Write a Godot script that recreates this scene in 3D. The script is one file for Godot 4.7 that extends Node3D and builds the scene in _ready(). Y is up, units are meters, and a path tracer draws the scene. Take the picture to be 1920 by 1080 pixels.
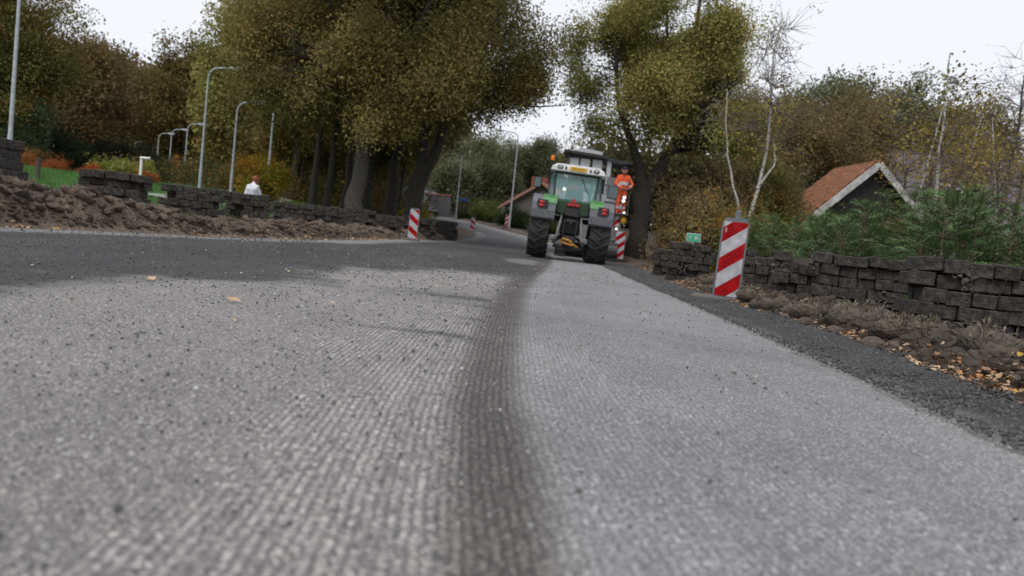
extends Node3D

# ---------------------------------------------------------------- helpers
class MB:
	var v := PackedVector3Array()
	var n := PackedVector3Array()
	var c := PackedColorArray()
	var uv := PackedVector2Array()
	var col := Color.WHITE
	func tri(a: Vector3, b: Vector3, d: Vector3, na: Vector3, nb: Vector3, nd: Vector3) -> void:
		if (d - a).cross(b - a).dot(na + nb + nd) < 0.0:
			v.append(a); v.append(d); v.append(b)
			n.append(na); n.append(nd); n.append(nb)
		else:
			v.append(a); v.append(b); v.append(d)
			n.append(na); n.append(nb); n.append(nd)
		c.append(col); c.append(col); c.append(col)
	func flat(a: Vector3, b: Vector3, d: Vector3, out: Vector3) -> void:
		var m := (d - a).cross(b - a).normalized()
		if m.dot(out) < 0.0:
			m = -m
		tri(a, b, d, m, m, m)
	func quad(a: Vector3, b: Vector3, d: Vector3, e: Vector3, out: Vector3) -> void:
		flat(a, b, d, out)
		flat(a, d, e, out)
	func box(ctr: Vector3, size: Vector3, bs := Basis(), bev := 0.0) -> void:
		var h := size * 0.5
		bev = minf(bev, minf(h.x, minf(h.y, h.z)) * 0.9)
		for ax in 3:
			for s in [-1.0, 1.0]:
				var u := (ax + 1) % 3
				var w := (ax + 2) % 3
				var p := []
				for k in [[-1.0, -1.0], [1.0, -1.0], [1.0, 1.0], [-1.0, 1.0]]:
					var q := Vector3()
					q[ax] = s * h[ax]
					q[u] = k[0] * (h[u] - bev)
					q[w] = k[1] * (h[w] - bev)
					p.append(ctr + bs * q)
				var o := Vector3()
				o[ax] = s
				quad(p[0], p[1], p[2], p[3], bs * o)
				if bev > 0.0:
					for s2 in [-1.0, 1.0]:
						var e := []
						for k in [[-1.0, 0], [1.0, 0], [1.0, 1], [-1.0, 1]]:
							var q := Vector3()
							q[w] = k[0] * (h[w] - bev)
							q[ax] = s * (h[ax] if k[1] == 0 else h[ax] - bev)
							q[u] = s2 * (h[u] - bev if k[1] == 0 else h[u])
							e.append(ctr + bs * q)
						var o2 := Vector3()
						o2[ax] = s
						o2[u] = s2
						quad(e[0], e[1], e[2], e[3], bs * o2)
		if bev > 0.0:
			for sx in [-1.0, 1.0]:
				for sy in [-1.0, 1.0]:
					for sz in [-1.0, 1.0]:
						var s := Vector3(sx, sy, sz)
						var i := h - Vector3.ONE * bev
						flat(ctr + bs * (s * Vector3(h.x, i.y, i.z)), ctr + bs * (s * Vector3(i.x, h.y, i.z)), ctr + bs * (s * Vector3(i.x, i.y, h.z)), bs * s)
	func tube(p: PackedVector3Array, r: PackedFloat32Array, sides: int, caps := true) -> void:
		var prev := []
		var prevn := []
		var up := Vector3(0.31, 0.17, 0.93)
		for i in p.size():
			var t := (p[mini(i + 1, p.size() - 1)] - p[maxi(i - 1, 0)]).normalized()
			var a := t.cross(up)
			if a.length() < 0.1:
				a = t.cross(Vector3.RIGHT)
			a = a.normalized()
			var b := t.cross(a)
			up = -b if i == 0 and false else up
			var ring := []
			var rn := []
			for k in sides:
				var an := TAU * k / sides
				var m := a * cos(an) + b * sin(an)
				rn.append(m)
				ring.append(p[i] + m * r[i])
			if i > 0:
				for k in sides:
					var k2 := (k + 1) % sides
					tri(prev[k], prev[k2], ring[k2], prevn[k], prevn[k2], rn[k2])
					tri(prev[k], ring[k2], ring[k], prevn[k], rn[k2], rn[k])
			if caps and (i == 0 or i == p.size() - 1) and r[i] > 0.002:
				var o := -t if i == 0 else t
				for k in range(1, sides - 1):
					tri(ring[0], ring[k], ring[k + 1], o, o, o)
			prev = ring
			prevn = rn
	func rod(a: Vector3, b: Vector3, r: float, sides := 8, r2 := -1.0) -> void:
		tube(PackedVector3Array([a, b]), PackedFloat32Array([r, r if r2 < 0.0 else r2]), sides)
	# profile of (radius, along) turned about xf's y axis
	func lathe(prof: Array, xf: Transform3D, sides := 24) -> void:
		for i in prof.size() - 1:
			var a: Vector2 = prof[i]
			var b: Vector2 = prof[i + 1]
			var sl := Vector2(b.y - a.y, -(b.x - a.x)).normalized()
			if sl.x < 0 and absf(sl.y) < 0.02:
				sl = -sl
			for k in sides:
				var c0 := cos(TAU * k / sides)
				var s0 := sin(TAU * k / sides)
				var c1 := cos(TAU * (k + 1) / sides)
				var s1 := sin(TAU * (k + 1) / sides)
				var pa := xf * Vector3(a.x * c0, a.y, a.x * s0)
				var pb := xf * Vector3(a.x * c1, a.y, a.x * s1)
				var pc := xf * Vector3(b.x * c1, b.y, b.x * s1)
				var pd := xf * Vector3(b.x * c0, b.y, b.x * s0)
				var n0 := xf.basis * Vector3(sl.x * c0, sl.y, sl.x * s0)
				var n1 := xf.basis * Vector3(sl.x * c1, sl.y, sl.x * s1)
				tri(pa, pb, pc, n0, n1, n1)
				tri(pa, pc, pd, n0, n1, n0)
	# polygon in xf's x-y plane, from z0 to z1
	func prism(poly: PackedVector2Array, z0: float, z1: float, xf := Transform3D()) -> void:
		var idx := Geometry2D.triangulate_polygon(poly)
		for k in range(0, idx.size(), 3):
			for z in [z0, z1]:
				var o := xf.basis * Vector3(0, 0, 1 if (z == maxf(z0, z1)) else -1)
				flat(xf * Vector3(poly[idx[k]].x, poly[idx[k]].y, z), xf * Vector3(poly[idx[k + 1]].x, poly[idx[k + 1]].y, z), xf * Vector3(poly[idx[k + 2]].x, poly[idx[k + 2]].y, z), o)
		var ccw := not Geometry2D.is_polygon_clockwise(poly)
		for i in poly.size():
			var a := poly[i]
			var b := poly[(i + 1) % poly.size()]
			var e := b - a
			var o := Vector3(e.y, -e.x, 0) * (1.0 if ccw else -1.0)
			quad(xf * Vector3(a.x, a.y, z0), xf * Vector3(b.x, b.y, z0), xf * Vector3(b.x, b.y, z1), xf * Vector3(a.x, a.y, z1), xf.basis * o)
	func ball(ctr: Vector3, r: Vector3, rings := 8, sides := 12, bs := Basis()) -> void:
		for i in rings:
			for k in sides:
				var q := []
				for e in [[i, k], [i, k + 1], [i + 1, k + 1], [i + 1, k]]:
					var th: float = PI * e[0] / rings
					var ph: float = TAU * e[1] / sides
					q.append(Vector3(sin(th) * cos(ph), cos(th), sin(th) * sin(ph)))
				var p := []
				var m := []
				for s in q:
					p.append(ctr + bs * (s * r))
					m.append((bs * (s / r)).normalized())
				if i > 0:
					tri(p[0], p[1], p[2], m[0], m[1], m[2])
				if i < rings - 1:
					tri(p[0], p[2], p[3], m[0], m[2], m[3])
	func mesh() -> ArrayMesh:
		var a := []
		a.resize(Mesh.ARRAY_MAX)
		a[Mesh.ARRAY_VERTEX] = v
		a[Mesh.ARRAY_NORMAL] = n
		a[Mesh.ARRAY_COLOR] = c
		if uv.size() == v.size():
			a[Mesh.ARRAY_TEX_UV] = uv
		var m := ArrayMesh.new()
		m.add_surface_from_arrays(Mesh.PRIMITIVE_TRIANGLES, a)
		return m

var rng := RandomNumberGenerator.new()
var taken := {}
var nz := FastNoiseLite.new()
var nz2 := FastNoiseLite.new()
var M := {}

func rr(a: float, b: float) -> float:
	return rng.randf_range(a, b)

func numbered(s: String) -> String:
	var k: int = taken.get(s, 0)
	taken[s] = k + 1
	return s if k == 0 else "%s_%03d" % [s, k]

func tag(o: Node3D, label: String, category: String, group := "", kind := "") -> Node3D:
	o.set_meta("label", label)
	if category:
		o.set_meta("category", category)
	if group:
		o.set_meta("group", group)
	if kind:
		o.set_meta("kind", kind)
	return o

func thing(called: String, label: String, category: String, at: Vector3, yaw := 0.0, group := "") -> Node3D:
	var o := Node3D.new()
	o.name = numbered(called)
	add_child(o)
	o.position = at
	o.rotation.y = yaw
	return tag(o, label, category, group)

# one named mesh under a thing, part or the root
func put(called: String, m: Mesh, mat: Material, parent: Node = self, kind := "") -> MeshInstance3D:
	var o := MeshInstance3D.new()
	var nm := called
	var k := 0
	while parent.has_node(nm):
		k += 1
		nm = "%s_%03d" % [called, k]
	o.name = nm
	o.mesh = m
	o.material_override = mat
	parent.add_child(o)
	if kind:
		o.set_meta("kind", kind)
	return o

func build(called: String, b: MB, mat: Material, parent: Node = self, kind := "") -> MeshInstance3D:
	return put(called, b.mesh(), mat, parent, kind)

func scatter(called: String, m: Mesh, mat: Material, xs: Array, cs: Array, parent: Node = self, kind := "stuff") -> MultiMeshInstance3D:
	var mm := MultiMesh.new()
	mm.transform_format = MultiMesh.TRANSFORM_3D
	mm.use_colors = true
	mm.mesh = m
	mm.instance_count = xs.size()
	for i in xs.size():
		mm.set_instance_transform(i, xs[i])
		mm.set_instance_color(i, cs[i])
	var o := MultiMeshInstance3D.new()
	var nm := called
	var k := 0
	while parent.has_node(nm):
		k += 1
		nm = "%s_%03d" % [called, k]
	o.name = nm
	o.multimesh = mm
	o.material_override = mat
	parent.add_child(o)
	o.set_meta("kind", kind)
	return o

func srgb(r: float, g: float, b: float) -> Color:
	return Color(r / 255.0, g / 255.0, b / 255.0)

func lin(r: float, g: float, b: float) -> Color:
	return Color(r, g, b).linear_to_srgb()

func mat(al: Color, rough := 0.8, metal := 0.0, vc := false) -> StandardMaterial3D:
	var m := StandardMaterial3D.new()
	m.albedo_color = al
	m.roughness = rough
	m.metallic = metal
	m.vertex_color_use_as_albedo = vc
	return m

func noise_tex(size: int, freq: float, oct: int, lo: float, hi: float, sd: int, kind := FastNoiseLite.TYPE_SIMPLEX_SMOOTH) -> NoiseTexture2D:
	var f := FastNoiseLite.new()
	f.seed = sd
	f.noise_type = kind
	f.frequency = freq
	f.fractal_octaves = oct
	var t := NoiseTexture2D.new()
	t.width = size
	t.height = size
	t.seamless = true
	t.noise = f
	var g := Gradient.new()
	g.set_color(0, Color(lo, lo, lo))
	g.set_color(1, Color(hi, hi, hi))
	t.color_ramp = g
	return t

# gives a material grain: a triplanar tone and a triplanar relief
func grain(m: StandardMaterial3D, tone: Texture2D, relief: Texture2D, cm: float, scale: float, world := false) -> StandardMaterial3D:
	m.uv1_triplanar = true
	m.uv1_world_triplanar = world
	m.uv1_scale = Vector3.ONE * scale
	if tone:
		m.albedo_texture = tone
	if relief:
		m.heightmap_enabled = true
		m.heightmap_texture = relief
		m.heightmap_scale = cm
	return m

# ---------------------------------------------------------------- the lie of the land; d is the distance ahead (-z)
var TL := [[-2.0, -7.2], [5.0, -6.3], [8.6, -5.55], [13.0, -4.25], [25.0, -3.45], [32.0, -2.75], [40.0, -2.4], [52.0, -2.95], [58.0, -4.4], [66.0, -7.4], [80.0, -14.5], [100.0, -26.0]]
var TR := [[-2.0, 1.6], [3.08, 2.02], [5.5, 2.33], [9.0, 2.38], [12.0, 2.5], [22.0, 3.6], [30.0, 3.85], [40.0, 3.2], [54.0, 1.1], [66.0, -2.5], [80.0, -9.0], [100.0, -20.0]]
var TG := [[-2.0, 0.14], [1.0, 0.038], [1.5, 0.0], [2.1, -0.035], [3.15, -0.05], [4.4, -0.05], [6.4, -0.01], [9.0, 0.09], [12.0, 0.29], [20.0, 0.79], [26.0, 1.08], [40.0, 1.0], [54.0, -0.6], [66.0, -4.5], [80.0, -11.5], [100.0, -22.0]]

func lerp_table(t: Array, d: float) -> float:
	if d <= t[0][0]:
		return t[0][1]
	for i in range(1, t.size()):
		if d <= t[i][0]:
			var a: Array = t[i - 1]
			var b: Array = t[i]
			return cubic_interpolate_in_time(a[1], b[1], t[maxi(i - 2, 0)][1], t[mini(i + 1, t.size() - 1)][1], (d - a[0]) / (b[0] - a[0]), b[0] - a[0], t[maxi(i - 2, 0)][0] - a[0], t[mini(i + 1, t.size() - 1)][0] - a[0])
	return t[t.size() - 1][1]

func Lx(d: float) -> float: return lerp_table(TL, d)
func Rx(d: float) -> float: return lerp_table(TR, d)
func Gx(d: float) -> float: return lerp_table(TG, d)

func rise(d: float) -> float:
	if d < 20.0:
		return 0.0
	var q := minf(d, 66.0) - 20.0
	return 0.0006 * q * q + 0.055 * clampf(d - 66.0, 0.0, 34.0)

func road_h(x: float, d: float) -> float:
	return rise(d) + 0.03 * clampf(-x - 0.5, 0.0, 3.2) * smoothstep(5.0, 25.0, d) - 0.012 * clampf(x - 1.2, 0.0, 2.0) * smoothstep(12.0, 22.0, d)

# ground beside the road, without the heaps of soil
func land_h(x: float, d: float) -> float:
	var l := Lx(d)
	var r := Rx(d)
	var h := road_h(clampf(x, l, r), d)
	if x < l:
		var w := l - x
		h += 0.12 * smoothstep(0.0, 1.0, w) + 1.2 * (1.0 - exp(-maxf(0.0, w - 1.5) / 9.0))
	elif x > r:
		var w := x - r
		h += 0.05 * smoothstep(0.0, 1.0, w) + 0.3 * (1.0 - exp(-maxf(0.0, w - 2.0) / 10.0))
	h -= 0.5 * exp(-(pow(x + 8.9, 2) + pow(d - 28.0, 2)) / 5.0)
	return h

func ground_at(x: float, d: float) -> Vector3:
	return Vector3(x, land_h(x, d), -d)

# heap of dug soil along either edge; w is the distance from the asphalt
func heap_h(w: float, d: float, side: float) -> float:
	var x := (Lx(d) - w) if side < 0.0 else (Rx(d) + w)
	var top: float
	var prof: float
	if side < 0.0:
		top = lerp_table([[0.0, 0.33], [9.0, 0.33], [10.5, 0.3], [11.8, 0.16], [13.0, 0.1], [14.5, 0.13], [17.5, 0.15], [20.0, 0.13], [30.0, 0.1], [60.0, 0.08]], d)
		prof = smoothstep(0.04, 0.42, w) * (1.0 - 0.8 * smoothstep(0.75, 1.25, w))
	else:
		top = lerpf(0.075, 0.11, smoothstep(7.0, 16.0, d)) * (1.0 + 0.9 * nz.get_noise_2d(x * 26.0 + 11.0, d * 26.0))
		prof = smoothstep(0.1, 0.6, w) * (1.0 - 0.8 * smoothstep(0.65, 1.1, w))
	var big := nz.get_noise_2d(x * 14.0, d * 14.0)
	var mid := nz.get_noise_2d(x * 45.0 + 90.0, d * 45.0)
	var fine := nz2.get_noise_2d(x * 130.0, d * 130.0)
	return prof * top * (1.0 + 0.55 * big + 0.35 * mid) + (0.022 * mid + 0.026 * fine + 0.012 * nz2.get_noise_2d(x * 420.0, d * 420.0)) * smoothstep(0.0, 0.25, w) + 0.004

func soil_at(x: float, d: float) -> float:
	var l := Lx(d)
	var r := Rx(d)
	if x < l:
		return land_h(x, d) + heap_h(l - x, d, -1.0)
	if x > r:
		return land_h(x, d) + heap_h(x - r, d, 1.0)
	return road_h(x, d)

# a sheet from rows of points; colours per point; uv optional
func sheet(rows: Array, cols: Array, uvs: Array = []) -> ArrayMesh:
	var nr := rows.size()
	var nc: int = rows[0].size()
	var v := PackedVector3Array()
	var n := PackedVector3Array()
	var c := PackedColorArray()
	var t := PackedVector2Array()
	for i in nr:
		v.append_array(rows[i])
		c.append_array(cols[i])
		if uvs:
			t.append_array(uvs[i])
	n.resize(v.size())
	for i in nr:
		for j in nc:
			var dx: Vector3 = rows[i][mini(j + 1, nc - 1)] - rows[i][maxi(j - 1, 0)]
			var dy: Vector3 = rows[mini(i + 1, nr - 1)][j] - rows[maxi(i - 1, 0)][j]
			var m := dx.cross(dy).normalized()
			n[i * nc + j] = m if m.y > 0 else -m
	var idx := PackedInt32Array()
	for i in nr - 1:
		for j in nc - 1:
			var a := i * nc + j
			var b := a + 1
			var e := a + nc
			var f := e + 1
			if (v[e] - v[a]).cross(v[b] - v[a]).y > 0.0:
				idx.append_array([a, b, e, b, f, e])
			else:
				idx.append_array([a, e, b, b, e, f])
	var a := []
	a.resize(Mesh.ARRAY_MAX)
	a[Mesh.ARRAY_VERTEX] = v
	a[Mesh.ARRAY_NORMAL] = n
	a[Mesh.ARRAY_COLOR] = c
	if uvs:
		a[Mesh.ARRAY_TEX_UV] = t
	a[Mesh.ARRAY_INDEX] = idx
	var m := ArrayMesh.new()
	m.add_surface_from_arrays(Mesh.PRIMITIVE_TRIANGLES, a)
	return m

# ---------------------------------------------------------------- road
func chip_images(size: int) -> Array:
	# stone chips in binder: tone and height, tiling
	var tone := PackedFloat32Array()
	var high := PackedFloat32Array()
	tone.resize(size * size)
	high.resize(size * size)
	for i in size * size:
		tone[i] = 0.40 + 0.16 * rng.randf()
		high[i] = 0.15 + 0.1 * rng.randf()
	for k in 15000:
		var cx := rng.randi_range(0, size - 1)
		var cy := rng.randi_range(0, size - 1)
		var r := rr(2.2, 6.6)
		var el := rr(0.6, 1.0)
		var an := rr(0, PI)
		var ca := cos(an)
		var sa := sin(an)
		var t := rr(0.35, 0.8) + (0.2 if rng.randf() < 0.12 else 0.0) - (0.2 if rng.randf() < 0.1 else 0.0)
		var hh := rr(0.3, 1.0)
		var ri := int(ceil(r))
		for y in range(-ri, ri + 1):
			for x in range(-ri, ri + 1):
				var u := (x * ca + y * sa) / r
				var w := (-x * sa + y * ca) / (r * el)
				var q := u * u + w * w
				if q < 1.0:
					var i := posmod(cy + y, size) * size + posmod(cx + x, size)
					tone[i] = t
					high[i] = hh * sqrt(1.0 - q * 0.8)
	return [tone, high]

func road_texture(chips: Array, size: int, groove: float, contrast: float) -> Array:
	var tone: PackedFloat32Array = chips[0]
	var high: PackedFloat32Array = chips[1]
	var nl := 32
	var lum := PackedByteArray()
	var bump := PackedByteArray()
	lum.resize(size * size * 3)
	bump.resize(size * size)
	# each ridge left by the milling teeth is a row of knobs of uneven length and height
	var rows := []
	for k in nl:
		var seg := PackedFloat32Array()
		seg.resize(size)
		var y := 0
		while y < size:
			var ln := rng.randi_range(16, 60)
			var b := rr(0.45, 1.0)
			if rng.randf() < 0.18:
				b *= 0.35
			for q in ln:
				if y + q < size:
					seg[y + q] = b * pow(sin(PI * (q + 0.5) / ln), 0.3)
			y += ln
		rows.append(seg)
	var wob := PackedFloat32Array()
	wob.resize(size)
	for y in size:
		wob[y] = 0.05 * sin(TAU * 1.0 * y / size) + 0.04 * sin(TAU * 3.0 * y / size + 1.3)
	for y in size:
		for x in size:
			var i := y * size + x
			var ph := float(x) / size * nl + wob[y] + 32.0
			var k := int(ph) % nl
			var f: float = ph - floor(ph)
			var ridge := clampf(1.5 * sin(PI * f) - 0.35, 0.0, 1.0)
			var s: float = ridge * rows[k][y]
			var t := 0.6 + contrast * (tone[i] - 0.55)
			t = lerpf(t, 0.46 + 0.48 * s + 1.0 * (tone[i] - 0.55), groove)
			var h := lerpf(high[i], 0.4 * high[i] + 0.6 * s, groove)
			var b := int(clampf(t, 0.05, 1.0) * 255.0)
			lum[i * 3] = b
			lum[i * 3 + 1] = b
			lum[i * 3 + 2] = b
			bump[i] = int(clampf(h, 0.0, 1.0) * 255.0)
	var a := Image.create_from_data(size, size, false, Image.FORMAT_RGB8, lum)
	var c := Image.create_from_data(size, size, false, Image.FORMAT_L8, bump)
	return [ImageTexture.create_from_image(a), ImageTexture.create_from_image(c)]

func road_mat(tex: Array, cm: float) -> StandardMaterial3D:
	var m := mat(Color.WHITE, 0.92, 0.0, true)
	m.albedo_texture = tex[0]
	m.heightmap_enabled = true
	m.heightmap_texture = tex[1]
	m.heightmap_scale = cm
	return m

func lane_edge(d: float) -> float:
	return 1.34 + 0.047 * d

func strip_edge(d: float) -> float:   # where the milled strip on the left ends
	var t := [[-2.0, -3.2], [2.5, -2.6], [3.5, -2.26], [4.1, -2.2], [4.8, -2.05], [5.1, -1.65], [6.8, -1.46], [7.9, -1.35], [9.2, -1.0], [10.2, -0.55], [10.6, 0.4]]
	return lerp_table(t, d)

# 0 asphalt, 1 milled strip with strong grooves, 2 milled lane with faint grooves
func road_zone(x: float, d: float) -> int:
	var g := Gx(d)
	var rag := 0.1 * nz.get_noise_2d(x * 60.0, d * 60.0)
	if x > g + 0.06 and x < lane_edge(d) + rag * 0.5:
		return 2
	if x <= g + 0.06 and x > strip_edge(d) + rag * 3.0:
		return 1 if x > g - 0.5 - 0.14 * d + rag * 2.5 + 0.7 * nz.get_noise_2d(x * 18.0 + 70.0, d * 14.0) else 3
	return 0

func road_tone(x: float, d: float) -> Color:
	var g := Gx(d)
	var n1 := nz.get_noise_2d(x * 22.0, d * 12.0)
	var n2 := nz.get_noise_2d(x * 70.0 + 50.0, d * 40.0)
	var rag := 0.12 * n1 + 0.06 * n2
	var dark := Color(0.175, 0.171, 0.174) * (1.0 + 0.3 * n1 + 0.25 * n2 + 0.35 * maxf(0.0, nz.get_noise_2d(x * 30.0 + 7.0, d * 5.0)))
	var t := dark
	# milled strip on the left
	var s := smoothstep(-0.38, 0.3, x - strip_edge(d) + rag * 3.0 + 0.35 * nz.get_noise_2d(x * 140.0, d * 60.0) + 0.25 * nz2.get_noise_2d(x * 30.0, d * 120.0)) * (1.0 - smoothstep(9.2, 10.2, d + rag * 4.0))
	t = t.lerp(Color(0.68, 0.645, 0.61) * (1.0 + 0.13 * n1 + 0.1 * n2), s)
	# dust and crumbs left lying across it where a pass ended
	for k in [[5.65, 0.22, -0.85], [5.1, 0.12, -0.4], [3.5, 0.07, -0.6], [4.3, 0.07, -0.3]]:
		var w: float = exp(-pow((d - k[0] + 0.35 * rag + 0.12 * (x - g)) / k[1], 2.0)) * smoothstep(k[2] - 0.4, k[2] + 0.4, x + rag * 2.0)
		t = t.lerp(Color(0.17, 0.16, 0.15), 0.95 * w * (1.0 - smoothstep(0.1, 0.5, x - g)))
	# light patch before the tractor
	var p := pow((x - 0.25) / 0.5, 2.0) + pow((d - 17.5) / 2.2, 2.0)
	t = t.lerp(Color(0.6, 0.59, 0.57), 0.85 * (1.0 - smoothstep(0.5, 1.2, p + rag)) * (1.0 - smoothstep(-0.2, -0.05, x - g)))
	# milled lane on the right
	var e := lane_edge(d)
	var l := smoothstep(0.0, 0.15, x - g - 0.02 + rag * 0.3) * (1.0 - smoothstep(-0.06, 0.08, x - e + rag * 0.8))
	var lane := Color(0.655, 0.65, 0.66) * (1.0 + 0.16 * n1 + 0.16 * n2)
	var smear := exp(-pow((d - 4.6 + 0.3 * x + rag * 2.0) / 0.7, 2.0)) * (0.5 + 0.9 * n2) + 0.6 * exp(-pow((x - g - 0.45 + rag) / 0.12, 2.0)) * smoothstep(2.5, 1.0, d) * (0.4 + n1)
	lane = lane.lerp(Color(0.42, 0.42, 0.43), clampf(smear, 0.0, 0.7))
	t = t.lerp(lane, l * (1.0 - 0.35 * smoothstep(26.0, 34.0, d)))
	# groove between the two
	var gr := exp(-pow((x - g + rag * 0.2) / (0.078 + 0.01 * minf(d, 9.0)), 4.0)) * (1.0 - smoothstep(18.0, 24.0, d))
	t = t.lerp(Color(0.24, 0.217, 0.198) * (1.0 + 0.3 * n2), 0.95 * gr)
	# loose fine rubble along the right edge, paler gutter along the left one
	if x > e:
		t = t.lerp(Color(0.115, 0.112, 0.111) * (1.0 + 0.3 * n2 + 0.2 * n1), smoothstep(0.0, 0.2, x - e))
	var w2 := x - Lx(d)
	var gut := smoothstep(0.0, 0.05, w2 + rag * 0.3) * (1.0 - smoothstep(0.35, 0.75, w2 + rag * 1.5))
	t = t.lerp(Color(0.8, 0.79, 0.77), 0.9 * gut)
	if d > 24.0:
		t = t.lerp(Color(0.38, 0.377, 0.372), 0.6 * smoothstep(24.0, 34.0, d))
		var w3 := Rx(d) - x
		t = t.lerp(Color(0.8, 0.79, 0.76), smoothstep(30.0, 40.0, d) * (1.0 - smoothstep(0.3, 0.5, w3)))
	return t

func make_road() -> void:
	var chips := chip_images(1024)
	var mats := [road_mat(road_texture(chips, 1024, 0.0, 1.5), 1.1), road_mat(road_texture(chips, 1024, 0.56, 1.2), 0.8), road_mat(road_texture(chips, 1024, 0.25, 0.95), 0.55), road_mat(road_texture(chips, 1024, 0.16, 1.25), 0.8)]
	var ds := [-1.5, -0.5, 0.2]
	var d := 0.5
	while d < 98.0:
		ds.append(d)
		d += maxf(0.03, 0.013 * d)
	var nc := 230
	var v := PackedVector3Array()
	var c := PackedColorArray()
	var t := PackedVector2Array()
	var n := PackedVector3Array()
	for dd in ds:
		var l := Lx(dd) - 0.25
		var r := Rx(dd) + 0.2
		var g := Gx(dd)
		for j in nc + 1:
			# columns lie closer near the groove
			var u := float(j) / nc * 2.0 - 1.0
			var sp := signf(u) * pow(absf(u), 1.35)
			var x := g + (sp * (g - l) if u < 0 else sp * (r - g))
			var h := road_h(x, dd)
			# the groove is a shallow trough, the lanes are a little uneven
			h -= 0.012 * exp(-pow((x - g) / 0.09, 2.0)) * (1.0 - smoothstep(20.0, 26.0, dd))
			h += 0.006 * nz.get_noise_2d(x * 25.0, dd * 25.0)
			h -= 0.06 * smoothstep(r - 0.24, r - 0.14, x)
			if x > lane_edge(dd):
				h += 0.02 * smoothstep(0.0, 0.15, x - lane_edge(dd)) + 0.01 * nz2.get_noise_2d(x * 60.0, dd * 60.0)
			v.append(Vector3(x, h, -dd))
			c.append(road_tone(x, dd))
			t.append(Vector2((x - g) / 0.64, dd / 0.64))
	n.resize(v.size())
	var w := nc + 1
	for i in ds.size():
		for j in w:
			var dx := v[i * w + mini(j + 1, nc)] - v[i * w + maxi(j - 1, 0)]
			var dz := v[mini(i + 1, ds.size() - 1) * w + j] - v[maxi(i - 1, 0) * w + j]
			var m := dx.cross(dz).normalized()
			n[i * w + j] = m if m.y > 0 else -m
	var idx := [PackedInt32Array(), PackedInt32Array(), PackedInt32Array(), PackedInt32Array()]
	for i in ds.size() - 1:
		for j in nc:
			var a := i * w + j
			var q: PackedInt32Array = idx[road_zone(v[a].x, ds[i])]
			q.append_array([a, a + w, a + 1, a + 1, a + w, a + w + 1])
			idx[road_zone(v[a].x, ds[i])] = q
	var road := Node3D.new()
	road.name = "road"
	add_child(road)
	tag(road, "grey road under repair, partly milled, curving away to the left", "", "", "structure")
	for z in 4:
		var a := []
		a.resize(Mesh.ARRAY_MAX)
		a[Mesh.ARRAY_VERTEX] = v
		a[Mesh.ARRAY_NORMAL] = n
		a[Mesh.ARRAY_COLOR] = c
		a[Mesh.ARRAY_TEX_UV] = t
		a[Mesh.ARRAY_INDEX] = idx[z]
		var m := ArrayMesh.new()
		m.add_surface_from_arrays(Mesh.PRIMITIVE_TRIANGLES, a)
		put(["asphalt", "milled_strip", "milled_lane", "worn_strip"][z], m, mats[z], road)

func stone_mesh(sd: int, rough: float, rings := 5, sides := 7) -> ArrayMesh:
	var b := MB.new()
	b.ball(Vector3.ZERO, Vector3(1, 0.75, 1), rings, sides)
	var f := FastNoiseLite.new()
	f.seed = sd
	f.frequency = 0.9
	for i in b.v.size():
		var p := b.v[i]
		var k := 1.0 + rough * f.get_noise_3d(p.x, p.y, p.z) * 1.2 + 0.6 * rough * f.get_noise_3d(p.x * 3.1, p.y * 3.1, p.z * 3.1)
		b.v[i] = p * k
	for i in range(0, b.v.size(), 3):
		var m := (b.v[i + 2] - b.v[i]).cross(b.v[i + 1] - b.v[i]).normalized()
		for q in 3:
			b.n[i + q] = (b.n[i + q] * 0.7 + m * 0.3).normalized()
	return b.mesh()

func rand_basis(s: float) -> Basis:
	return Basis.from_euler(Vector3(rr(0, TAU), rr(0, TAU), rr(0, TAU))).scaled(Vector3.ONE * s)

func make_gravel() -> void:
	var m := mat(Color.WHITE, 0.85, 0.0, true)
	var st := stone_mesh(5, 0.35, 4, 6)
	var xs := []
	var cs := []
	for i in 15000:
		var d := 0.7 + 14.0 * pow(rng.randf(), 1.7)
		var x := rr(-5.6, 2.4)
		var g := Gx(d)
		var z := road_zone(x, d)
		if z == 2 and rng.randf() < 0.85:
			continue
		if x > Rx(d) or x < Lx(d) + 0.1:
			continue
		var s := rr(0.0016, 0.0042) * (1.0 + 0.13 * d) * (1.7 if rng.randf() < 0.04 else 1.0)
		var t := rr(0.06, 0.2)
		if rng.randf() < 0.2:
			t = rr(0.3, 0.5)
		if z == 0 and (t > 0.3 or rng.randf() < 0.8) and rng.randf() < 0.95:
			t = rr(0.05, 0.13)
		xs.append(Transform3D(rand_basis(s), Vector3(x, road_h(x, d) + s * 0.4 + 0.002, -d)))
		cs.append(Color(t * rr(1.0, 1.06), t, t * rr(0.92, 1.0)))
	# the rubble band along the right edge
	for i in 16000:
		var d := 1.6 + 20.0 * pow(rng.randf(), 1.6)
		var e := lane_edge(d)
		var x := lerpf(e + 0.0, Rx(d) + 0.1, rng.randf())
		var s := rr(0.0025, 0.007) * (1.0 + 0.05 * d)
		var t := rr(0.03, 0.1)
		xs.append(Transform3D(rand_basis(s), Vector3(x, road_h(x, d) + s * 0.4 + 0.018, -d)))
		cs.append(Color(t, t, t))
	var o := scatter("gravel", st, m, xs, cs)
	tag(o, "loose chips of asphalt and stone strewn over the road", "", "", "stuff")

func leaf_mesh(len: float, wid: float) -> ArrayMesh:
	var b := MB.new()
	var a := Vector3(0, 0, -len / 2)
	var e := Vector3(0, len * 0.12, len / 2)
	var l := Vector3(-wid / 2, len * 0.14, 0)
	var r := Vector3(wid / 2, len * 0.1, len * 0.05)
	b.flat(a, l, e, Vector3.UP)
	b.flat(a, r, e, Vector3.UP)
	return b.mesh()

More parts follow.
